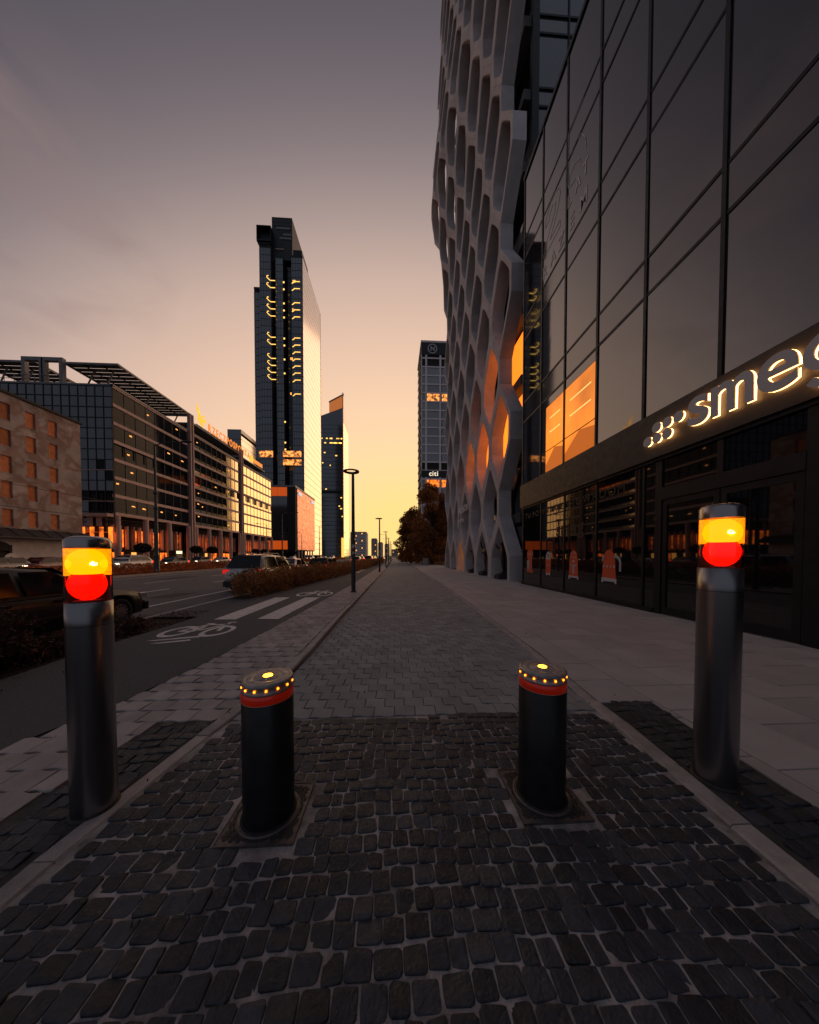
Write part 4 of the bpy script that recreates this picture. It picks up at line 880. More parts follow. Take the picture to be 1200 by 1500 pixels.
def office(y0, y1, label, bay, mirror_from, nlit):
    t = thing('office_block', label, 'building', (OX - 12, (y0 + y1) / 2, 0), 0)
    MB().box(OX - 25, OX - .35, y0 + .3, y1 - .01, 8.0, 28.6).build('core', mat('core_dark', (.012, .012, .014), .8), t)
    nb = max(1, round((y1 - y0) / bay)); bw = (y1 - y0) / nb; rr = random.Random(int(y0))
    for f in range(NF + 1):
        z = FZ0 + FP * f
        MB().box(OX - .3, OX + .12, y0 - .0, y1, z - .42, z + .08).build('spandrel', stone, t)
        if f == NF: continue
        MB().box(OX - .3, OX - .02, y0, y1, z + .08, z + .72).build('parapet_glass', off_dark if mirror_from > 5 else off_mirror, t)
        for i in range(nb):
            a = y0 + bw * i; mir = (i + .5) / nb > mirror_from and not (f == 3)
            inset_ = -.02 if not (f == 3) else -.25
            b = MB().quad((OX + inset_, a + .05, z + .74), (OX + inset_, a + bw - .05, z + .74), (OX + inset_, a + bw - .05, z + FP - .44), (OX + inset_, a + .05, z + FP - .44))
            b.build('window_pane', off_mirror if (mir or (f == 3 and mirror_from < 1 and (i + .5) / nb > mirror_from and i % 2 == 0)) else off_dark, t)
            if rr.random() < nlit:
                yy = a + rr.uniform(.2, bw - .8); zz = z + rr.uniform(1.2, 2.0)
                MB().quad((OX + .01, yy, zz), (OX + .01, yy + rr.uniform(.25, .8), zz), (OX + .01, yy + .5, zz + .22), (OX + .01, yy, zz + .22)).build('lit_lamp', warm_lit, t)
    for i in range(nb + 1): MB().box(OX - .1, OX + .05, y0 + bw * i - .045, y0 + bw * i + .045, FZ0 + .1, FZ0 + FP * NF - .4).build('mullion', frame_m, t)
    # arcade: round piers, slim fins and warm shop windows behind them
    np_ = max(2, round((y1 - y0) / 5.2)); pw = (y1 - y0) / np_
    for i in range(np_ + 1): MB().lathe([(.42, -.1), (.42, FZ0 - .45)], (OX - .05, y0 + pw * i * .985 + .4, 0), 14).build('pier', stone, t)
    nfin = round((y1 - y0) / 1.25)
    for i in range(nfin): 
        yy = y0 + 1.25 * i + .9
        MB().box(OX - 1.6, OX - 1.2, yy, yy + .32, 2.6, 6.6).build('fin', stone, t)
        if rr.random() < .8: MB().quad((OX - 1.8, yy + .32, 3.0), (OX - 1.8, yy + 1.25, 3.0), (OX - 1.8, yy + 1.25, 6.0), (OX - 1.8, yy + .32, 6.0)).build('lit_window', warm_lit2, t)
        if rr.random() < .5: MB().quad((OX - 1.75, yy + .1, .3), (OX - 1.75, yy + 1.1, .3), (OX - 1.75, yy + 1.1, 2.1), (OX - 1.75, yy + .1, 2.1)).build('shop_window', warm_lit if rr.random() < .35 else warm_lit2, t)
    MB().box(OX - 25, OX - 1.9, y0 + .3, y1 - .01, 0, 7.99).build('arcade_wall', reveal, t)
    MB().box(OX - 25, OX + .2, y0, y1, 28.61, 28.9).build('roof', steel_m, t)
    return t
def canopy(t, x0, x1, y0, y1, z, slats=1):
    fr = MB().box(x0, x1, y0, y0 + .18, z, z + .3).box(x0, x1, y1 - .18, y1, z, z + .3).box(x0, x0 + .18, y0 + .18, y1 - .18, z, z + .3).box(x1 - .18, x1, y0 + .18, y1 - .18, z, z + .3).build('canopy_frame', steel_m, t)
    n = int((y1 - y0) / 1.05)
    for i in range(n):
        yy = y0 + .3 + (y1 - y0 - .5) * i / n; MB().box(x0 + .18, x1 - .18, yy, yy + .92, z + .12, z + .17).build('louvre', louv, fr)
    for xx in (x0 + (x1 - x0) * .33, x0 + (x1 - x0) * .67): MB().box(xx - .06, xx + .06, y0 + .18, y1 - .18, z - .02, z + .11).build('canopy_rib', frame_m, fr)
    for yy in (y0 + 1.5, (y0 + y1) / 2, y1 - 1.5): MB().bar((x0 + 1.5, yy, 28.8), (x0 + 3.5, yy, z), .16).bar((x1 - 4, yy, 28.8), (x1 - 2.0, yy, z), .16).build('strut', steel_m, t)
def portal(t, x0, x1, y, z0, z1, w_=.55):
    MB().box(x0, x0 + w_, y, y + w_, z0, z1).box(x1 - w_, x1, y, y + w_, z0, z1).box(x0 + w_, x1 - w_, y, y + w_, z1 - w_, z1).build('portal_frame', steel_m, t)
oA = office(48.8, 65.2, 'glass office block with wide louvred roof canopies, next to the old tenement', 2.05, 9, .22)
# glazed end of the first block
for i in range(22):
    for j in range(14):
        x1 = OX - 1.28 * i; z = 5.3 + 1.66 * j
        if j < 4 and i < 3: continue
        MB().quad((x1 - 1.24, 48.75, z + .04), (x1 - .04, 48.75, z + .04), (x1 - .04, 48.75, z + 1.62), (x1 - 1.24, 48.75, z + 1.62)).build('end_pane', off_front if z > 16 or (i * 7 + j * 3) % 5 else off_dark, oA)
for j in range(15): MB().box(OX - 28, OX + .05, 48.66, 48.9, 5.3 + 1.66 * j - .05, 5.3 + 1.66 * j + .05).build('end_transom', stone if j in (0, 3, 6) else frame_m, oA)
for i in range(23): MB().box(OX - 1.28 * i - .05, OX - 1.28 * i + .05, 48.68, 48.88, 5.3, 28.6).build('end_mullion', frame_m, oA)
MB().box(OX - 28, OX - 1.95, 48.95, 60, 0, 28.55).build('core', mat('core_dark', (.012, .012, .014), .8), oA)
for k in range(6): MB().box(OX - 9 + 1.4 * k, OX - 8.4 + 1.4 * k, 47.9, 48.2, 6.2, 7.7).build('fin', stone, oA)
MB().box(OX - 9.5, OX + .1, 47.4, 48.5, 7.7, 8.2).build('entrance_lintel', stone, oA)
[MB().quad((OX - 9 + 1.4 * k, 48.3, 3.6), (OX - 8.3 + 1.4 * k, 48.3, 3.6), (OX - 8.3 + 1.4 * k, 48.3, 6.1), (OX - 9 + 1.4 * k, 48.3, 6.1)).build('lit_window', warm_lit2, oA) for k in range(7)]
canopy(oA, -54.2, OX - .6, 50.6, 68.2, 33); canopy(oA, -68, -58.4, 50.6, 64, 33)
for x in (-59.2, -56.2): portal(oA, x, x + 3.2, 49.4, 20, 33.2)
MB().tube([(-68, 49.2, 30.2), (-54, 49.2, 30.2)], .05, 6).tube([(-68, 49.2, 29.6), (-54, 49.2, 29.6)], .04, 6).build('roof_rail', steel_m, oA)
for x in np.arange(-67.5, -54, 1.5): MB().tube([(x, 49.2, 28.8), (x, 49.2, 30.2)], .04, 6).build('rail_post', steel_m, oA)
oB = office(67.4, 86.0, 'glass office block under the yellow rooftop newspaper sign', 2.07, .62, .2)
canopy(oB, -55, OX - .9, 68.6, 89.6, 31.6)
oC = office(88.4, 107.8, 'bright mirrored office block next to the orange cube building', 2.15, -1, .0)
canopy(oC, -55, OX - 1.6, 90.5, 106.5, 31.6)
for y, t in ((66.3, oA), (87.2, oB)):
    MB().box(OX - .2, OX + .5, y - .55, y - .25, 0, 32.6).box(OX - .2, OX + .5, y + .25, y + .55, 0, 32.6).build('portal_frame', stone, t)
    MB().box(OX - 6, OX - .6, y - 1.1, y + 1.1, 0, 28).build('gap_glass', off_dark, t)
# rooftop sign
yel = mat('sign_yellow', (.8, .45, .05), .5, emis=(1, .42, .03), es=1.1); orng = mat('sign_orange', (.7, .25, .04), .5, emis=(1, .27, .03), es=.75)
rsg = thing('rooftop_sign', 'yellow rooftop newspaper name with a spread winged bird emblem', 'sign', (OX, 78, 32))
letters('RZECZPOSPOLITA', 2.6, .06, .05, FXP, (OX - .6, 73.6, 32.1), orng, rsg, gap=.18, sx=.72)
for poly in ([(0, 3.0), (.5, 1.8), (.2, 1.0), (1.2, .2), (2.4, 0), (2.0, .9), (3.5, 1.4), (2.6, 1.9), (1.8, 1.5), (1.0, 2.2)], [(1.6, 1.75), (2.0, 2.3), (2.6, 2.5), (2.5, 2.0)], [(.0, 4.0), (.7, 3.0), (.95, 2.35), (.5, 2.2), (.1, 3.0)]):
    b = MB(); b.prism(poly, lambda u, v: (OX - .55, 69.6 + u, 32.2 + v * 1.15), lambda u, v: (OX - .7, 69.6 + u, 32.2 + v * 1.15)); b.build('emblem', yel, rsg)
MB().box(OX - .95, OX - .75, 69.6, 89, 31.95, 32.1).build('sign_rail', steel_m, rsg)
rs2 = thing('small_rooftop_sign', 'small yellow lit rooftop emblem sign on the mirrored office block', 'sign', (OX, 100, 32))
b = MB(); n = 16; b.prism([(1.1 * math.cos(2 * math.pi * k / n), 1.1 * math.sin(2 * math.pi * k / n)) for k in range(n)], lambda u, v: (OX - 1.5, 97 + u, 33.2 + v), lambda u, v: (OX - 1.7, 97 + u, 33.2 + v)); b.build('emblem', yel, rs2)
b = MB().box(OX - 1.7, OX - 1.5, 98.5, 104.5, 32.4, 33.6); b.build('name_bar', orng, rs2)

# ---- cube building with the reflected sunset put into its side tint
copper = mat('sunset_tint_glass', (.66, .26, .19), .38, metal=1, var=.08, vs=.3)  # orange of the reflected sunset put into the panel colour
cubef = glass('cube_front_glass', (.05, .045, .05), .12, 2.2, .02)
glowf = mat('cube_glow', (.3, .06, .01), .5, emis=(1, .13, .01), es=.4)
cube = thing('cube_building', 'low cube of glass tinted orange like the reflected sunset with a dark corner slot below the tall tower', 'building', (-53, 148, 0))
CY0, CX0 = 134.0, -45.2
MB().box(-66, CX0 - .3, CY0 + .3, 166, 4, 33.2).build('core', reveal, cube)
for i in range(8):
    for j in range(7):
        y = CY0 + 3 + 3.6 * i; z = 4.4 + 4.05 * j
        MB().quad((CX0, y + .03, z + .03), (CX0, y + 3.57, z + .03), (CX0, y + 3.57, z + 4.02), (CX0, y + .03, z + 4.02)).build('side_panel', copper, cube)
MB().box(CX0 - 3.5, CX0 - .02, CY0 - .02, CY0 + 3, 4, 33.1).build('corner_slot', reveal, cube)
for i in range(4):
    for j in range(7):
        x = CX0 - 3.6 - 4.2 * (i + 1); z = 4.4 + 4.05 * j
        MB().quad((x + .03, CY0, z + .03), (x + 4.17, CY0, z + .03), (x + 4.17, CY0, z + 4.02), (x + .03, CY0, z + 4.02)).build('front_panel', glowf if (j == 0 or (j == 6 and i < 3)) else cubef, cube)
MB().box(-66.3, CX0 + .2, CY0 - .2, 166, 32.8, 33.6).build('roof_edge', steel_m, cube)
for i in range(7): MB().box(CX0 - .8, CX0 - .2, CY0 + .5 + 4.6 * i, CY0 + 1.1 + 4.6 * i, -.1, 4.2).build('column', stone, cube)
signw = mat('white_sign', (.6, .6, .62), .5, emis=(.8, .85, 1), es=.5)
cs = thing('cube_signs', 'white sign board at the near top of the orange cube side', 'sign', (CX0, 139, 30)); MB().box(CX0 + .02, CX0 + .3, 138.2, 143, 30.2, 31.6).build('board', signw, cs)
cs = thing('cube_signs', 'white sign board at the far top of the orange cube side', 'sign', (CX0, 162, 30)); MB().box(CX0 + .02, CX0 + .3, 159, 164, 30.2, 31.6).build('board', signw, cs)

# ---- the tall tower
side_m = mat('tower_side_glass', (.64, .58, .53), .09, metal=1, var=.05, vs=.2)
tf = glass('tower_front_glass', (.065, .075, .095), .1, 2.2, .02); n_, l_, p_ = nodes(tf)
tdk = glass('tower_dark_glass', (.007, .008, .011), .1, 1.55, .02)
yl = mat('tower_lamp', (.6, .4, .1), .5, emis=(1, .58, .12), es=1.5)
tall = thing('tall_glass_tower', 'tallest glass tower with a stepped top and rows of yellow lit lamps', 'building', (-62, 180, 0))
TY = 168.0; TX = -51.4
secs = [(-79.0, -75.2, 1.5, 153.0, tf), (-75.2, -69.0, 0, 176.5, tf), (-69.0, -66.6, 3.0, 170, tdk), (-66.6, -62.8, 1.2, 170.5, tf), (-62.8, -57.6, 5.0, 171, tdk), (-57.6, TX, 0, 170.0, tf)]
NFt = 43
for x0, x1, dy, zt, m in secs:
    MB().box(x0 + .02, x1 - .02, TY + dy + .2, TY + 38, 0, zt - .1).build('core', reveal, tall)
    for f in range(NFt + 2):
        z = 3.9 * f + 2
        if z + 3.9 > zt: break
        if z < 22: continue
        MB().quad((x0, TY + dy, z), (x1, TY + dy, z), (x1, TY + dy, z + 3.62), (x0, TY + dy, z + 3.62)).build('window_band', m, tall)
    MB().box(x0, x1, TY + dy - .06, TY + dy + .3, zt - 1.2, zt).build('parapet', frame_m, tall)
lm_ = MB()
for x0, x1, dy, zt, m in secs:
    if m is tf:
        for x in np.arange(x0 + .75, x1 - .2, 1.5): MB().box(x - .05, x + .05, TY + dy - .05, TY + dy, 22, zt - 1.3).build('mullion', frame_m, tall)
for f in range(45):
    z = 3.9 * f + 2
    if z > 166: break
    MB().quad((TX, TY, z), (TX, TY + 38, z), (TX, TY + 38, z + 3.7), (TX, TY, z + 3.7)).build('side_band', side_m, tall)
MB().box(TX - .4, TX - .02, TY, TY + 38, 0, 170).build('side_frame', frame_m, tall)
MB().box(TX - .3, TX + .05, TY + 38, TY + 38.6, 90, 170).build('far_fin', reveal, tall)
# crown
MB().box(-69.3, -58.0, TY + 3, TY + 22, 170, 193.5).build('crown', mat('crown_dark', (.03, .03, .034), .5, metal=.3), tall)
for x in np.arange(-69.1, -58.2, 1.1): MB().box(x, x + .1, TY + 2.9, TY + 3.0, 189.0, 193.6).build('crown_bar', steel_m, tall)
for z in (189.2, 191.3, 193.4): MB().box(-69.3, -58, TY + 2.86, TY + 2.98, z, z + .15).build('crown_rail', steel_m, tall)
for z, a, c in ((187.0, -67, -59), (183.5, -63, -58.5), (181.5, -65, -58.4)): MB().box(a, c, TY + 2.8, TY + 2.95, z, z + 1.2).build('crown_grille', steel_m, tall)
MB().box(-67.5, -62.5, TY + 2.7, TY + 2.95, 175.6, 176.1).build('crown_line', stone, tall)
MB().box(-76.3, -76.0, TY - .6, TY + 18, 176.5, 185).box(-68.8, -68.5, TY - .6, TY + 18, 176.5, 185).box(-76.0, -68.8, TY + 2, TY + 18, 178, 185).box(-76.0, -68.8, TY - .6, TY + 2, 184.6, 185).box(-76.0, -68.8, TY - .6, TY + .2, 176.6, 177.4).build('cap_frame', frame_m, tall)
MB().box(-57, -52, TY + 1, TY + 12, 170, 174).build('plant_room', frame_m, tall)
rr = random.Random(9)
for f in range(15, 42):       # lamps along the lift lobbies: curved tail and bar
    if f in (32, 33, 24, 25, 23, 21, 22, 20, 18, 19, 17): 
        if rr.random() < .7: continue
    z = 3.9 * f + 2 + 1.4
    if z > 158 or f == 37: continue
    if f > 24 and f != 29:
        MB().box(-69.2, -66.6, TY - .12, TY - .02, z - .1, z + .3).build('lit_lamp', yl, tall)
        MB().tube([(-69.4, TY - .1, z + .2), (-70.3, TY - .1, z + 1.0), (-71.2, TY - .1, z + 1.9), (-70.9, TY - .1, z + 2.7), (-70.2, TY - .1, z + 2.6)], .19, 6).build('lit_lamp', yl, tall)
    if 22 < f < 41:
        if rr.random() < .8: MB().box(-56.2, -53.0, TY - .12, TY - .02, z, z + .38).build('lit_lamp', yl, tall); MB().tube([(-56.0, TY - .1, z + .2), (-56.6, TY - .1, z - .5), (-57.4, TY - .1, z - 1.0)], .18, 6).build('lit_lamp', yl, tall)
    if rr.random() < .6: MB().box(-62.7, -61.9, TY + 1.0, TY + 1.1, z, z + .9).build('lit_lamp', yl, tall)
    if rr.random() < .25: x = rr.uniform(-60, -55); MB().box(x, x + rr.uniform(.6, 1.6), TY - .12, TY - .02, z - .4, z + .9).build('lit_lamp', warm_lit, tall)
for x0, x1, z0, z1 in ((-76.5, -68.8, 57.5, 61), (-63.2, -53.0, 57.8, 61.2), (-63.2, -53.0, 53.2, 56.4)): p = MB().box(x0, x1, TY - .14, TY - .03, z0, z1).build('lit_floor', mat('lit_floor', (.4, .2, .08), .5, emis=(1, .33, .07), es=.9), tall)
n_, l_, p_ = nodes(MATS['lit_floor']); zn = n_.new('ShaderNodeTexNoise'); zn.inputs['Scale'].default_value = .8; zn.inputs['Detail'].default_value = 4; gg = n_.new('ShaderNodeNewGeometry'); l_.new(gg.outputs['Position'], zn.inputs['Vector']); mr_ = n_.new('ShaderNodeMapRange'); mr_.inputs['From Min'].default_value = .4; mr_.inputs['From Max'].default_value = .62; mr_.inputs['To Min'].default_value = .05; mr_.inputs['To Max'].default_value = 1.6; l_.new(zn.outputs[0], mr_.inputs[0]); l_.new(mr_.outputs[0], p_.inputs['Emission Strength'])

# ---- second tower, with a slanted roof
def simple_tower(name, label, x0, x1, y, dep, zt0, zt1, front, side, fl, fin=None):
    t = thing(name, label, 'building', ((x0 + x1) / 2, y + dep / 2, 0)); 
    MB().box(x0 + .3, x1 - .3, y + .3, y + dep - .3, 0, min(zt0, zt1) - 1).build('core', reveal, t)
    nf = int(max(zt0, zt1) / fl)
    for f in range(nf):
        z = f * fl; top = z + fl * .93
        if z > min(zt0, zt1) - fl: break
        MB().quad((x0, y, z), (x1, y, z), (x1, y, top), (x0, y, top)).build('window_band', front, t)
        if side: MB().quad((x1, y, z), (x1, y + dep, z), (x1, y + dep, top), (x1, y, top)).build('side_band', side, t)
    zl_ = math.floor(min(zt0, zt1) / fl - .999) * fl + fl
    b = MB(); b.prism([(x0, min(zt0, zt1) - fl), (x1, min(zt0, zt1) - fl), (x1, zt1), (x0, zt0)], lambda u, v: (u, y - .05, v), lambda u, v: (u, y + dep, v)); b.build('roof_wedge', front, t)
    return t
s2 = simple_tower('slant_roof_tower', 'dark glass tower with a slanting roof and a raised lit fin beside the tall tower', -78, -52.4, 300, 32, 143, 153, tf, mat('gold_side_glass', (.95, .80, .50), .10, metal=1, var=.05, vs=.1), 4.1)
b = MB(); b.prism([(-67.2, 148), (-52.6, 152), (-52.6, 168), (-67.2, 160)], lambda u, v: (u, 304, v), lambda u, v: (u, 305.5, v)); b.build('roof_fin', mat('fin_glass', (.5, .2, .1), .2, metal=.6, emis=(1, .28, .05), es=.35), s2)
b = MB(); b.prism([(-67.4, 159.6), (-52.3, 167.8), (-52.3, 169.3), (-67.4, 161)], lambda u, v: (u, 303.5, v), lambda u, v: (u, 305.8, v)); b.build('fin_cap', steel_m, s2)
MB().box(-53.0, -52.1, 299.4, 300.2, 0, 168).build('edge_fin', mat('edge_fin', (.5, .44, .36), .4, metal=.5), s2)
MB().box(-78.1, -52.2, 299.5, 301, 66, 68.5).build('plant_floor', reveal, s2)
rr = random.Random(3)
for k in range(34):
    x = rr.uniform(-77, -54); z = rr.choice([121, 116.5, 116.5, rr.uniform(10, 110)]) ; MB().box(x, x + rr.uniform(.5, 2.0), 299.86, 299.95, z, z + 1.1).build('lit_lamp', yl, s2)
MB().box(-54.5, -52.0, 298.6, 299.4, 0, 20).build('lit_entrance', mat('lit_entrance', (.6, .4, .1), .5, emis=(1, .5, .08), es=1.2), s2)

# ---- bank tower on the right
grid_m = mat('tower_grid_stone', (.85, .76, .72), .7, var=.1, vs=.4)  # stone lightened to stand in for distance haze
ct = thing('bank_tower', 'pale gridded office tower with a round roof emblem behind the lattice tower', 'building', (24, 180, 0))
MB().box(16.2, 44, 171, 196, 0, 126.5).build('core', reveal, ct)
ctg = glass('bank_glass', (.2, .19, .2), .12, 2.2, .02)  # base colour lightened in place of haze as well
fh = 5.05
for f in range(25):
    z = 2 + fh * f; dark = f in (10, 22, 23)
    MB().box(15.9, 44, 170.4, 171.2, z - .8, z).build('floor_band', grid_m, ct)
    MB().box(15.8, 16.0, 171.2, 196, z - .8, z).build('floor_band', grid_m, ct)
    for x0, x1 in ((16.3, 18.2), (19.3, 26.6), (28.2, 35.4), (36.6, 43)):
        lit = f in (18,) or f in (8,)
        q = MB().quad((x0, 170.75, z), (x1, 170.75, z), (x1, 170.75, z + fh - .8), (x0, 170.75, z + fh - .8)).build('window_pane', (MATS['lit_floor'] if f == 18 else warm_lit2) if lit and x0 > 17 else (reveal if dark else ctg), ct)
for x in (15.9, 18.2, 26.6, 35.4, 43): MB().box(x, x + (1.1 if x > 16 else .4), 170.3, 171.2, 0, 127).build('pier', grid_m, ct)
MB().box(15.9, 44, 170.2, 170.45, 48.2, 52).build('sign_band', mat('band_black', (.015, .015, .017), .5), ct)
MB().box(15.6, 44.2, 170, 196, 126.5, 127.6).build('roof', grid_m, ct)
MB().box(15.9, 44, 170.25, 170.5, 119.5, 126.3).build('emblem_band', mat('band_black', (.015, .015, .017), .5), ct)
cts = thing('bank_sign', 'white lit word sign low on the gridded bank tower', 'sign', (22, 170, 50)); letters('citi', 4.0, .1, .03, FY, (20.6, 170.0, 48.9), mat('lit_white_letters', (.7, .7, .7), .5, emis=(1, .85, .6), es=1.0), cts, gap=.1)
em = thing('roof_emblem', 'round white letter emblem at the top of the gridded bank tower', 'sign', (22.4, 170, 123)); wm = mat('emblem_white', (.6, .58, .56), .5)
MB().lathe([(2.4, 0), (2.9, 0), (2.9, .2), (2.4, .2), (2.4, 0)], n=28).mesh()
b = MB(); n = 28; vs = []
for k in range(n):
    a = 2 * math.pi * k / n
    for q in (2.3, 2.8): vs += [(22.4 + q * math.cos(a), 170.0, 123 + q * math.sin(a)), (22.4 + q * math.cos(a), 170.2, 123 + q * math.sin(a))]
b.add(vs, [f for k in range(n) for f in ((4 * k, 4 * ((k + 1) % n), 4 * ((k + 1) % n) + 2, 4 * k + 2), (4 * k + 2, 4 * ((k + 1) % n) + 2, 4 * ((k + 1) % n) + 3, 4 * k + 3), (4 * k, 4 * k + 1, 4 * ((k + 1) % n) + 1, 4 * ((k + 1) % n)))]); b.build('ring', wm, em)
letters('N', 3.4, .08, .1, FY, (21.3, 170.0, 121.8), wm, em)

# ---- block behind the office row
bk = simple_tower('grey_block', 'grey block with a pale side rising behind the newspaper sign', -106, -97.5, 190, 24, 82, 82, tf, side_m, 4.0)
# ---- far houses at the end of the road
paleh = mat('far_render', (.75, .62, .56), .85, var=.1, vs=.05); greyh = mat('far_grey', (.32, .30, .30), .8, var=.1, vs=.05)  # pale tone raised so the far blocks look hazy
far = [(-76, -66, 500, 42, greyh, 'tall grey slab block far down the road'), (-65, -46, 480, 40, paleh, 'pale pink block with grey side far down the road'), (-45, -34, 560, 34, greyh, 'small grey block with flat roof far down the road'), (-33.5, -24, 590, 28, paleh, 'low pale block far down the road'), (-22, -12, 640, 27, paleh, 'farthest pale block at the end of the road'), (-8, 8, 700, 16, greyh, 'low dark block closing the end of the road')]
for x0, x1, y, h, m, lab in far:
    t = thing('far_block', lab, 'building', ((x0 + x1) / 2, y, 0)); MB().box(x0, x1, y, y + 26, 0, h).build('wall', m, t); MB().box(x0 + 1, x1 - 1, y + 2, y + 20, h, h + 1.6).build('roof', greyh, t)
    for j in range(int(h / 4)):
        for i in range(int((x1 - x0) / 3.2)): MB().quad((x0 + .8 + 3.2 * i, y - .03, 1.5 + 4 * j), (x0 + 2.6 + 3.2 * i, y - .03, 1.5 + 4 * j), (x0 + 2.6 + 3.2 * i, y - .03, 3.4 + 4 * j), (x0 + .8 + 3.2 * i, y - .03, 3.4 + 4 * j)).build('window', warm_lit if (i * 5 + j * 3 + int(y)) % 9 == 0 else ctg, t)
# ================================================================== vehicles
tyre_m = mat('tyre', (.012, .012, .012), .85); rim_m = mat('wheel_rim', (.32, .30, .30), .35, metal=.9); rim_d = mat('rim_hole', (.01, .01, .01), .8)
carglass = mat('car_glass', (.008, .008, .010), .06, spec=.22); trim_m = mat('car_trim', (.014, .014, .015), .55)
tail_m = mat('tail_lamp', (.35, .01, .01), .25, emis=(1, .02, .01), es=.5); tail_on = mat('tail_lamp_on', (.5, .01, .01), .25, emis=(1, .02, .01), es=2.2)
head_m = mat('head_lamp', (.45, .43, .42), .15, coat=.5); head_on = mat('head_lamp_on', (.8, .7, .6), .2, emis=(1, .78, .5), es=3)
plate_m = mat('number_plate', (.55, .52, .5), .5)
PAINT = dict(black=mat('black_paint', (.007, .007, .009), .4, coat=.12, spec=.25), silver=mat('silver_paint', (.42, .40, .39), .3, metal=.5, coat=.6), white=mat('white_paint', (.62, .60, .58), .3, coat=.6), red=mat('dark_red_paint', (.16, .02, .018), .3, coat=.6), grey=mat('grey_paint', (.09, .09, .095), .3, metal=.4, coat=.6))
SHAPES = {  # length, width, belt height, roof height, wheel radius, hood end, roof start, roof end, tail start (fractions of length from the front)
    'sedan': (4.55, 1.74, .88, 1.40, .31, .27, .43, .70, .87), 'suv': (4.40, 1.84, 1.02, 1.66, .36, .25, .40, .86, .97), 'hatch': (4.1, 1.74, .93, 1.48, .31, .22, .38, .80, .95), 'estate': (4.6, 1.78, .92, 1.46, .32, .25, .40, .88, .97)}
def make_car(kind, paint, label, lights=False, detail=True, group=None):
    Ln, W, ZB, ZR, RW, h1, r0, r1, t0 = SHAPES[kind]; pm = PAINT[paint]
    t = thing('car', label, 'car', (0, 0, 0), 0, group)
    fy = lambda f: Ln / 2 - f * Ln      # local +Y is the front
    wy_ = (fy(.185), fy(.80)); zb0 = .19
    hood = interp([(0, ZB - .30), (.02, ZB - .20), (.08, ZB - .13), (h1, ZB - .03), (r0, ZB), (t0, ZB + .03), (.985, ZB - .02), (1, ZB - .12)])
    wid = interp([(0, .70), (.03, .86), (.12, .96), (.3, 1.0), (.7, 1.0), (.9, .96), (.98, .88), (1, .80)])
    fr = sorted(set([0, .012, .03, .06, .09] + list(np.linspace(.1, .96, 60 if detail else 34)) + [.975, .99, 1]))
    vs = []; ns = 9
    for f in fr:
        y = fy(f); hw = W / 2 * wid(f); zt = hood(f); zb = zb0 + (.10 if f < .02 or f > .985 else 0)
        for q in wy_:
            d = abs(y - q)
            if d < RW + .06: zb = max(zb, math.sqrt((RW + .06) ** 2 - d * d) + RW - .02)
        zb = min(zb, zt - .12); sh = zt - .09; midz = zb + (sh - zb) * .55
        half = [(0, zt + .035), (hw * .55, zt + .028), (hw * .86, zt), (hw * .965, sh), (hw * 1.0, midz), (hw * .985, zb + .03), (hw * .94, zb), (hw * .5, zb), (0, zb)]
        vs += [(x, y, z) for x, z in half] + [(-x, y, z) for x, z in half[-2:0:-1]]
    m = 2 * ns - 2; fs = [(i * m + k, i * m + (k + 1) % m, (i + 1) * m + (k + 1) % m, (i + 1) * m + k) for i in range(len(fr) - 1) for k in range(m)]
    fs += [tuple(range(m))[::-1], tuple(range((len(fr) - 1) * m, len(fr) * m))]
    body = MB().add(vs, fs, True).build('body', pm, t, False)
    # greenhouse
    gw = W / 2 * .93; tp = W / 2 * .70
    st = [(h1 + .015, ZB - .02, 0), ((h1 + r0) / 2, ZB + (ZR - ZB) * .58, .6), (r0, ZR - .06, 1), ((r0 + r1) / 2, ZR, 1), (r1, ZR - .05, 1), ((r1 + t0) / 2 + .01, ZB + (ZR - ZB) * .55, .6), (t0 + .015, ZB + .0, 0)]
    vs = []
    for f, z, k in st:
        y = fy(f); ww = gw + (tp - gw) * min(1, max(0, (z - ZB) / (ZR - ZB)))
        vs += [(-gw, y, ZB - .03), (-ww, y, max(z - .05, ZB - .02)), (-ww * .8, y, max(z, ZB - .01)), (0, y, max(z + .02, ZB)), (ww * .8, y, max(z, ZB - .01)), (ww, y, max(z - .05, ZB - .02)), (gw, y, ZB - .03)]
    fs = [(i * 7 + k, i * 7 + k + 1, i * 7 + 8 + k, i * 7 + 7 + k) for i in range(6) for k in range(6)]
    MB().add(vs, fs, True).build('cabin', pm, t, False)
    def gp(f, h, s):       # point on the side glass at length fraction f and height fraction h
        z = ZB + .02 + (ZR - ZB - .08) * h; ww = gw + (tp - gw) * (z - ZB) / (ZR - ZB); return (s * (ww + .012), fy(f), z)
    for s in (-1, 1):
        mid = (r0 + r1) / 2 - .01; a0 = h1 + .055; a1 = r0 + .005; e0 = t0 - .06; e1 = r1 - .005
        for q in (((a0, .03), (mid - .012, .03), (mid - .012, .93), (a1, .93)), ((mid + .012, .03), (e0, .03), (e1, .93), (mid + .012, .93))):
            MB().add([gp(f, h, s) for f, h in q], [(0, 1, 2, 3) if s > 0 else (3, 2, 1, 0)]).build('window', carglass, t, False)
        if detail:
            for yy in (fy(mid) + .42, fy(mid) - .35): MB().box(s * W / 2 * .985 - .02, s * W / 2 * .985 + .02, yy, yy + .16, ZB - .13, ZB - .10).build('door_handle', pm, t, False)
            yy = fy(h1 + .07); MB().box(min(s * (gw + .02), s * (gw + .20)), max(s * (gw + .02), s * (gw + .20)), yy - .07, yy + .07, ZB + .02, ZB + .15, .03).build('mirror', pm, t, False)
            MB().box(s * W / 2 - .012, s * W / 2 + .012, fy(.68), fy(.31), zb0 + .26, zb0 + .31).build('side_strip', trim_m, t, False)
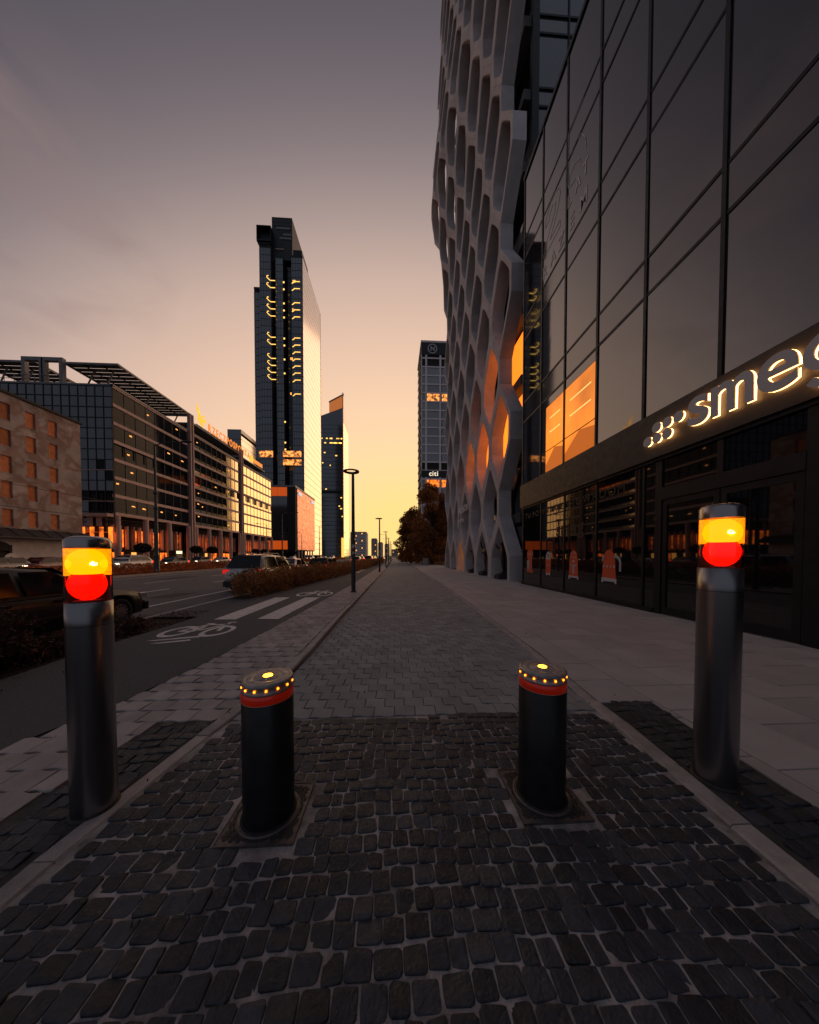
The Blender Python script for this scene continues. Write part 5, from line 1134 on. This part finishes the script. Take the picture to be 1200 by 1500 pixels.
    def slope(f0, z0, f1, z1, w0, w1, nm, up):
        y0, y1 = fy(f0), fy(f1); q = [(-w0, y0, z0), (w0, y0, z0), (w1, y1, z1), (-w1, y1, z1)]
        dy = .05 if nm == 'windscreen' else -.05; MB().add([(x, y + dy, z + .03) for x, y, z in q], [(0, 1, 2, 3)]).build(nm, carglass, t, False)
    slope(h1 + .03, ZB + .04, r0 - .005, ZR - .06, gw * .9, tp * .93, 'windscreen', 1)
    slope(t0 + .005, ZB + .04, r1 + .005, ZR - .06, gw * .88, tp * .90, 'rear_window', 1)
    for q in wy_:
        for s in (-1, 1):
            x0 = s * (W / 2 - .01); xi = s * (W / 2 - .21)
            def ring(rad, x): return [(x, q + rad * math.cos(2 * math.pi * k / 20), RW + rad * math.sin(2 * math.pi * k / 20)) for k in range(20)]
            L5 = [ring(RW * .6, x0 - s * .02), ring(RW * .62, x0), ring(RW * .93, x0), ring(RW, x0 - s * .03), ring(RW, xi), ring(RW * .6, xi)]
            v2 = [p for l in L5 for p in l]; f2 = [(i * 20 + k, i * 20 + (k + 1) % 20, i * 20 + 20 + (k + 1) % 20, i * 20 + 20 + k) for i in range(5) for k in range(20)]
            if s < 0: f2 = [f[::-1] for f in f2]
            wh = MB().add(v2, f2, True).build('wheel', tyre_m, t, False)
            rm = MB().add(ring(RW * .61, x0 - s * .012) + [(x0 + s * .002, q, RW)], [(k, (k + 1) % 20, 20) if s > 0 else ((k + 1) % 20, k, 20) for k in range(20)]).build('rim', rim_m, wh, False)
            if detail:
                hb = MB()
                for k in range(10):
                    a = 2 * math.pi * k / 10; cy, cz = q + RW * .46 * math.cos(a), RW + RW * .46 * math.sin(a); pr = RW * .075; hb.add([(x0 + s * .004, cy + pr * math.cos(j * math.pi / 3), cz + pr * math.sin(j * math.pi / 3)) for j in range(6)], [tuple(range(6))])
                stuff(hb.build('rim_holes', rim_d, wh, False))
    for s in (-1, 1):
        yf = fy(.012); MB().box(min(s * W * .27, s * W * .43), max(s * W * .27, s * W * .43), yf - .14, yf + .03, ZB - .34, ZB - .20, .02).build('headlight', head_on if lights else head_m, t, False)
        yb = fy(.985); MB().box(min(s * W * .30, s * W * .455), max(s * W * .30, s * W * .455), yb - .05, yb + .10, ZB - .20, ZB - .02, .02).build('tail_light', tail_on if lights else tail_m, t, False)
    MB().box(-W * .42, W * .42, fy(0) - .06, fy(0) + .05, .24, .46, .03).build('front_bumper', pm if detail else trim_m, t, False)
    MB().box(-W * .43, W * .43, fy(1) - .05, fy(1) + .06, .26, .50, .03).build('rear_bumper', trim_m if kind == 'suv' else pm, t, False)
    MB().box(-.26, .26, fy(1) - .02, fy(1) + .004, .62, .73).build('number_plate', plate_m, t, False)
    if kind == 'suv':
        for s in (-1, 1): MB().tube([(s * tp * .85, fy(r0 + .04), ZR + .0), (s * tp * .85, fy(r0 + .07), ZR + .06), (s * tp * .85, fy(r1 - .05), ZR + .06), (s * tp * .85, fy(r1 - .02), ZR)], .016, 6).build('roof_rail', rim_m, t, False)
    return t
ZRD = -.10
def at(t, x, y, rz=0): t.location = (x, y, ZRD); t.rotation_euler = (0, 0, rz); return t
at(make_car('sedan', 'black', 'black saloon car on the road behind the lit signal post'), -7.12, 5.45)
at(make_car('suv', 'silver', 'silver off-road car with black rear window behind the hedge'), -6.55, 15.0, R(-2))
at(make_car('sedan', 'white', 'white saloon car driving ahead of the silver car'), -8.3, 24.0, R(-2))
at(make_car('estate', 'black', 'black estate car queuing beyond the hedge'), -6.0, 25.5, R(-3))
# oncoming traffic and parked cars on the far carriageway
protos = {}
def far_car(kind, paint, x, y, rz, label, lights=True, group='cars on the far carriageway'):
    k = (kind, paint, lights)
    if k not in protos: protos[k] = t = make_car(kind, paint, label, lights, False, group)
    else: t = dup(protos[k], (0, 0, 0)); t['label'] = label
    t['group'] = group; at(t, x, y, rz)
far_car('suv', 'white', -29.5, 33.5, math.pi, 'white off-road car with headlamps on, passing the old tenement corner')
far_car('hatch', 'red', -33.8, 29.5, math.pi, 'dark red hatchback in front of the old tenement wall')
far_car('sedan', 'grey', -33.8, 34.9, math.pi, 'grey saloon car behind the dark red hatchback')
far_car('estate', 'grey', -34.2, 26.0, math.pi, 'grey estate car by the tenement gateway')
far_car('hatch', 'grey', -30.0, 40.5, math.pi, 'grey hatchback following the white off-road car')
lab = ['parked by the arcade piers', 'waiting beyond the parked row', 'in the middle of the queue', 'near the cube building', 'far along the queue']
cols = [('hatch', 'grey', -34.6, 53), ('sedan', 'white', -34.6, 59), ('sedan', 'grey', -34.6, 65), ('estate', 'white', -34.6, 74), ('hatch', 'red', -34.6, 82), ('sedan', 'grey', -34.6, 90), ('hatch', 'white', -34.6, 99), ('suv', 'grey', -31, 108), ('sedan', 'white', -29, 120), ('hatch', 'grey', -33, 128), ('suv', 'white', -30, 140), ('sedan', 'red', -32.5, 150)]
for i, (k, c, x, y) in enumerate(cols):
    far_car(k, c, x, y, math.pi, f'{c if c != "red" else "dark red"} {dict(hatch="hatchback", sedan="saloon car", estate="estate car", suv="off-road car")[k]} in the row along the office arcade', group=f'{c} {k} row along the arcade')
for i, (k, c, x, y) in enumerate([('hatch', 'red', -7.5, 58), ('suv', 'grey', -5.8, 66), ('sedan', 'white', -9.5, 74), ('hatch', 'grey', -6.5, 84), ('sedan', 'grey', -10.5, 92), ('suv', 'white', -7.5, 104), ('estate', 'white', -4.2, 96)]):
    far_car(k, c, x, y, R(-2), f'{c if c != "red" else "dark red"} {dict(hatch="hatchback", sedan="saloon car", estate="estate car", suv="off-road car")[k]} with red tail lamps far up the road', group=f'{c} {k} far up the road')

# ================================================================== lamps
lamp_m = mat('lamp_post_grey', (.045, .05, .055), .45, metal=.5, var=.15, vs=5)
def path_lamp(x, y, label, first=[None]):
    if first[0] is None:
        t = thing('path_lamp', label, 'street lamp', (0, 0, 0), 0, 'ring headed lamps along the path kerb')
        MB().tube([(0, 0, 0), (0, 0, 1.0), (0, 0, 1.02), (0, 0, 4.5)], [.085, .085, .075, .055], 14).tube([(0, 0, 4.5), (.0, 0, 4.62), (.03, 0, 4.70)], [.055, .05, .03], 10).build('pole', lamp_m, t, False)
        MB().lathe([(.14, 0), (.14, .02), (.086, .035)], n=20).build('base_flange', lamp_m, t, False)
        MB().box(-.04, .04, -.088, -.078, .55, .85).build('hatch', mat('hatch_dark', (.02, .02, .022), .6), t, False)
        h = MB(); n = 28; vs = []
        for k in range(n):
            a = 2 * math.pi * k / n
            for rr_, z in ((.30, 4.70), (.305, 4.75), (.20, 4.77), (.19, 4.72)): vs.append((-.06 + rr_ * math.cos(a), rr_ * math.sin(a), z + .06 * math.cos(a) * 0))
        h.add(vs, [(4 * k + j, 4 * ((k + 1) % n) + j, 4 * ((k + 1) % n) + (j + 1) % 4, 4 * k + (j + 1) % 4) for k in range(n) for j in range(4)], True); h.build('ring_head', lamp_m, t, False)
        MB().bar((.02, 0, 4.68), (.16, 0, 4.73), .05, .035).build('bracket', lamp_m, t, False)
        first[0] = t
    else: t = dup(first[0], (0, 0, 0))
    t['label'] = label; t.location = (x, y, zl(y)); return t
pl0 = path_lamp(-1.62, 11.4, 'first ring headed lamp on the left pavement, by the cycle sign')
st_m = mat('sticker', (.55, .45, .42), .6)
MB().box(-.045, .045, -.084, -.074, 1.72, 1.88).build('sticker', st_m, pl0, False); MB().box(-.04, .04, -.084, -.074, 1.5, 1.6).build('sticker', st_m, pl0, False)
for i, (x, y) in enumerate(((-1.32, 25.6), (-1.18, 39.8), (-1.08, 54), (-.98, 68), (-.9, 82))):
    o = path_lamp(x, y, 'slim ring headed lamp farther along the path kerb')
def road_lamp(x, y, h, arm, label, base=0.0, first={}):
    t = thing('road_lamp', label, 'street lamp', (x, y, base), 0, 'tall lamps along the road')
    MB().tube([(0, 0, 0), (0, 0, 1.6), (0, 0, 1.62), (0, 0, h * .5), (0, 0, h * .51), (0, 0, h)], [.19, .17, .14, .12, .10, .07], 12).build('pole', lamp_m, t, False)
    MB().lathe([(.34, 0), (.34, .06), (.2, .12), (.19, 1.5)], n=16).build('base', lamp_m, t, False)
    for z in (h * .5, h * .62): MB().lathe([(.13, z), (.17, z + .05), (.17, z + .15), (.12, z + .2)], n=14).build('clamp', lamp_m, t, False)
    MB().tube([(0, 0, h - .05), (arm * .3, 0, h + .25), (arm, 0, h + .32)], .045, 8).build('arm', lamp_m, t, False)
    s = 1 if arm > 0 else -1
    MB().lathe([(0, .10), (.20, .06), (.28, 0), (.22, -.05), (0, -.06)], (0, 0, 0), 14).mesh()
    b = MB(); b.lathe([(0.001, .12), (.16, .08), (.2, 0), (.14, -.06), (.001, -.07)], (0, 0, 0), 14); b.v = [(v[0] * 2.4 + arm + s * .35, v[1], v[2] + h + .34) for v in b.v]; b.build('lamp_head', lamp_m, t, False)
    return t
road_lamp(-20.6, 26.0, 11.0, 2.3, 'tall dark road lamp in the planted median opposite the tenement', 0)
road_lamp(-21.4, 56.0, 9.4, 2.3, 'dark road lamp in the median in front of the cube building', 0)
road_lamp(-37.4, 86.5, 10.6, -2.5, 'road lamp on the far pavement before the mirrored offices', 0)
road_lamp(-37.4, 118, 10.6, -2.5, 'road lamp on the far pavement beside the orange cube', 0)
for i, y in enumerate((84, 112, 140)): road_lamp(-21.6, y, 10, 2.3, 'distant road lamp farther along the median')
for i, y in enumerate((120, 150, 190)): road_lamp(-3.2, y, 10, -2.3, 'distant road lamp at the end of the near carriageway')

# ================================================================== hedges, beds, trees
hedge_m = mat('hedge_leaf', (.34, .15, .045), .7, var=.45, vs=1.6, rnd=.45); hedge_d = mat('shrub_leaf', (.12, .05, .035), .75, var=.5, vs=2.5, rnd=.5)
bark = mat('bark', (.06, .045, .035), .9, var=.3, vs=8, bump=.4, bs=30)
def add_trans(m, w=.25):
    n, l, p = nodes(m); o = [q for q in n if q.type == 'OUTPUT_MATERIAL'][0]; tr = n.new('ShaderNodeBsdfTranslucent'); mx_ = n.new('ShaderNodeMixShader'); mx_.inputs[0].default_value = w
    src = p.inputs['Base Color'].links[0].from_socket if p.inputs['Base Color'].links else None
    if src: l.new(src, tr.inputs[0])
    l.new(p.outputs[0], mx_.inputs[1]); l.new(tr.outputs[0], mx_.inputs[2]); l.new(mx_.outputs[0], o.inputs[0])
def clump_pts(n, centres, radii, squash=.8):
    c = RNG.integers(0, len(centres), n); d = RNG.normal(size=(n, 3)); d /= np.linalg.norm(d, axis=1)[:, None]; r = RNG.random(n) ** .45
    p = np.asarray(centres)[c] + d * (r * np.asarray(radii)[c])[:, None] * np.array([1, 1, squash]); return p
def hedge(name, label, y0, y1, f0, f1, h, dens, leaf, m, lump=.33):
    t = thing(name, label, 'hedge', ((f0(y0) + f1(y0)) / 2, y0, .05)); cs, rs_ = [], []
    y = y0
    while y < y1:
        far_ = min(1.8, max(1, y / 14)); wd = f1(y) - f0(y)
        for u in np.linspace(.18, .82, max(2, int(wd / .4))):
            for z in (h * .25, h * .55, h * .8):
                cs.append((f0(y) + wd * u + random.uniform(-.1, .1), y + random.uniform(-.15, .15), z + random.uniform(-.08, .14))); rs_.append(lump * random.uniform(.7, 1.25))
        y += .30 * far_
    n = int(len(cs) * dens); p = clump_pts(n, cs, rs_); p[:, 2] = np.maximum(p[:, 2], .06)
    stuff(ob('foliage', leaves('foliage', p, leaf, .5, .5), m, t))
    k = RNG.integers(0, len(cs), 700); tips = np.asarray(cs)[k]; b = MB()
    for q in tips[:220]:
        s = (q[0] + random.uniform(-.1, .1), q[1] + random.uniform(-.1, .1), .04); e = (q[0] + random.uniform(-.25, .25), q[1] + random.uniform(-.25, .25), min(q[2] + random.uniform(.15, .38), h + .32)); b.tube([s, tuple((a + c) / 2 + random.uniform(-.05, .05) for a, c in zip(s, e)), e], [.012, .008, .003], 4, False)
    stuff(b.build('twigs', bark, t)); return t
add_trans(hedge_m); add_trans(hedge_d, .2)
hedge('hedge', 'long rusty brown hedge between the cycle lane and the road', 9.9, 62, lambda y: re_(y) + .25, lambda y: bl(y) + .05, .98, 62, .050, hedge_m)
# low shrubs beside the black car, each its own plant
def shrub(x, y, r, h, label, n=900, leaf=.035):
    t = thing('shrub', label, 'shrub', (x, y, .01), 0, 'dark low shrubs in the bed beside the black car')
    cs = [(random.uniform(-r, r) * .6, random.uniform(-r, r) * .6, h * random.uniform(.25, .8)) for _ in range(9)]
    stuff(ob('foliage', leaves('foliage', clump_pts(n, cs, [r * .55] * 9), leaf, .5, .45), hedge_d, t, False)); b = MB()
    for k in range(16): e = (random.uniform(-r, r), random.uniform(-r, r), h * random.uniform(.7, 1.25)); b.tube([(e[0] * .15, e[1] * .15, 0), (e[0] * .6, e[1] * .6, e[2] * .6), e], [.010, .007, .003], 4, False)
    stuff(b.build('twigs', bark, t, False))
for i in range(26):
    y = 1.6 + .17 * i + random.uniform(-.1, .1); f = 1 if y < 4.6 else .5
    shrub(random.uniform(re_(y) + .4, bl(y) - .30), y, .34 * (f + .1), (.78 if y < 4.2 else .30) * random.uniform(.75, 1.15), 'dark leafy shrub in the planting bed beside the black car', int(1000 * f))
pts = [(random.uniform(re_(y) + .2, bl(y) - .05), y, random.uniform(.01, .12)) for y in RNG.uniform(.5, 7.6, 5000)]
stuff(tag(ob('ground_cover', leaves('ground_cover', pts, .022, .5, .4, up=.6), hedge_d), 'low dark red ground cover plants at the end of the bed', 'ground cover'))
# planted median
MBm = strip('median', -25.6, -20.2, [-6, 0, 20, 40, 80, 160, 260], .03, grass_m); struct(MBm)
b = MB().box(-20.2, -20.0, -6, 260, -.1, .05).box(-25.8, -25.6, -6, 260, -.1, .05); struct(b.build('median_kerb', kerb_m))
gy = RNG.uniform(2, 130, 60000) ** 1.0; gx_ = RNG.uniform(-25.5, -20.3, 60000); gz = np.where(np.abs(gx_ + 22.8) < 1.0, RNG.random(60000) * .75, RNG.random(60000) * .22) + .05
red_leaf = mat('median_leaf', (.46, .13, .035), .8, var=.4, vs=.7, rnd=.4); add_trans(red_leaf, .25)
stuff(tag(ob('median_planting', leaves('median_planting', np.stack([gx_, gy, gz], 1), .10, .5, .45, up=.3), red_leaf), 'low reddish planting along the road median', 'planting'))
struct(strip('far_pavement', -46.5, -38.4, [-6, 40, 100, 300], .02, mat('far_pavement', (.16, .145, .14), .85, var=.2, vs=1)))
# big tree(s) beyond the lattice tower
tree_m = mat('tree_leaf', (.32, .13, .035), .7, var=.5, vs=.7, rnd=.45); add_trans(tree_m, .3)
def tree(x, y, h, r, label, n, leaf, m=tree_m, clumps=60, low=.16, group=None, cat='tree', name='broadleaf_tree'):
    t = thing(name, label, cat, (x, y, 0), 0, group); b = MB(); tr = .022 * h + .05
    b.tube([(0, 0, -.05), (.02 * h, 0, h * .2), (0, .02 * h, h * .45), (.01 * h, 0, h * .75)], [tr, tr * .8, tr * .55, tr * .2], 10); cs, rs_ = [], []
    for k in range(clumps):
        a = random.uniform(0, 2 * math.pi); zz = random.uniform(low, 1.0); prof = math.sin(math.pi * min(1, (zz - low * .6) / (1.03 - low * .6)) ** .75) ** .6; q = r * prof * random.uniform(.35, 1.0)
        c = (q * math.cos(a), q * math.sin(a), h * zz - r * .12); cs.append(c); rs_.append(r * random.uniform(.20, .34))
        if k % 2 == 0: z0 = h * max(.12, zz * .55); b.tube([(0, 0, z0), (c[0] * .5, c[1] * .5, (z0 + c[2]) / 2 + .1), c], [tr * .35, tr * .2, tr * .06], 6, False)
    b.build('trunk', bark, t, False)
    stuff(ob('crown', leaves('crown', clump_pts(n, cs, rs_, .85), leaf, .5, .55), m, t, False)); return t
tree(6.6, 50, 14.4, 4.6, 'tallest brown leaved tree just behind the lattice tower', 26000, .17, low=.10)
tree(3.3, 58, 10.2, 3.3, 'rounded brown leaved tree leaning toward the path end', 15000, .16, low=.06)
tree(8.4, 62, 13, 4.2, 'brown leaved tree half hidden by the lattice tower', 14000, .18, low=.06)
tree(3.4, 72, 8.4, 3.2, 'smaller bushy tree closing the path end', 9000, .18, low=.04)
dark_leaf = mat('clipped_leaf', (.018, .020, .012), .8, var=.4, vs=2, rnd=.4)
def ball_tree(x, y, label, first=[None]):
    if first[0] is None:
        t = thing('ball_tree', label, 'tree', (0, 0, 0), 0, 'clipped round trees along the arcade'); MB().tube([(0, 0, 0), (0, 0, 2.2)], [.09, .06], 8).build('trunk', bark, t, False)
        d = RNG.normal(size=(1500, 3)); d /= np.linalg.norm(d, axis=1)[:, None]; stuff(ob('crown', leaves('crown', d * (RNG.random(1500) ** .3)[:, None] * np.array([1.15, 1.15, .8]) + np.array([0, 0, 2.8]), .13, .4, .6), dark_leaf, t, False)); first[0] = t
    else: t = dup(first[0], (0, 0, 0))
    t.location = (x, y, .02); t['label'] = label
for x, y in ((-41.4, 49.5), (-41.4, 62.3), (-41.4, 67.6), (-41.4, 88), (-41.4, 93.5), (-41.4, 101), (-41.4, 112), (-41.4, 121)): ball_tree(x, y, 'clipped round tree on a thin trunk along the office arcade')
# kiosk and bins in front of the arcade
ks = thing('lit_kiosk', 'small lit display stand on the pavement before the arcade', 'kiosk', (-41, 56, 0)); MB().box(-41.6, -40.4, 55.2, 57.0, 0, 2.5, .05).build('case', frame_m, ks); MB().box(-41.4, -40.38, 55.4, 56.8, 1.9, 2.4).build('light_box', mat('kiosk_light', (.6, .6, .5), .5, emis=(1, .75, .4), es=1.6), ks); MB().box(-40.4, -40.37, 55.4, 56.8, .3, 1.8).build('poster', mat('kiosk_poster', (.25, .2, .2), .5), ks)
# overhead wires before the tenement
for z0, lab in ((7.4, 'upper thin overhead wire in front of the tenement'), (5.6, 'lower thin overhead wire in front of the tenement')):
    w_ = MB(); w_.tube([(-30, 12 + 3 * k, z0 - .25 * math.sin(math.pi * k / 10)) for k in range(11)], .02, 5, False); tag(w_.build('overhead_wire', trim_m), lab, 'wire')
# low wall and hoarding at the foot of the trees
hb = thing('utility_cabinet', 'pale utility cabinet under the brown trees at the path end', 'cabinet', (4.9, 45, 0)); MB().box(4.5, 5.3, 44.7, 45.2, 0, 1.1, .03).build('case', mat('cabinet_pale', (.35, .31, .29), .6, var=.1), hb); MB().box(4.52, 4.88, 44.68, 44.7, .1, 1.0).box(4.92, 5.28, 44.68, 44.7, .1, 1.0).build('doors', mat('cabinet_door', (.30, .27, .25), .6), hb)
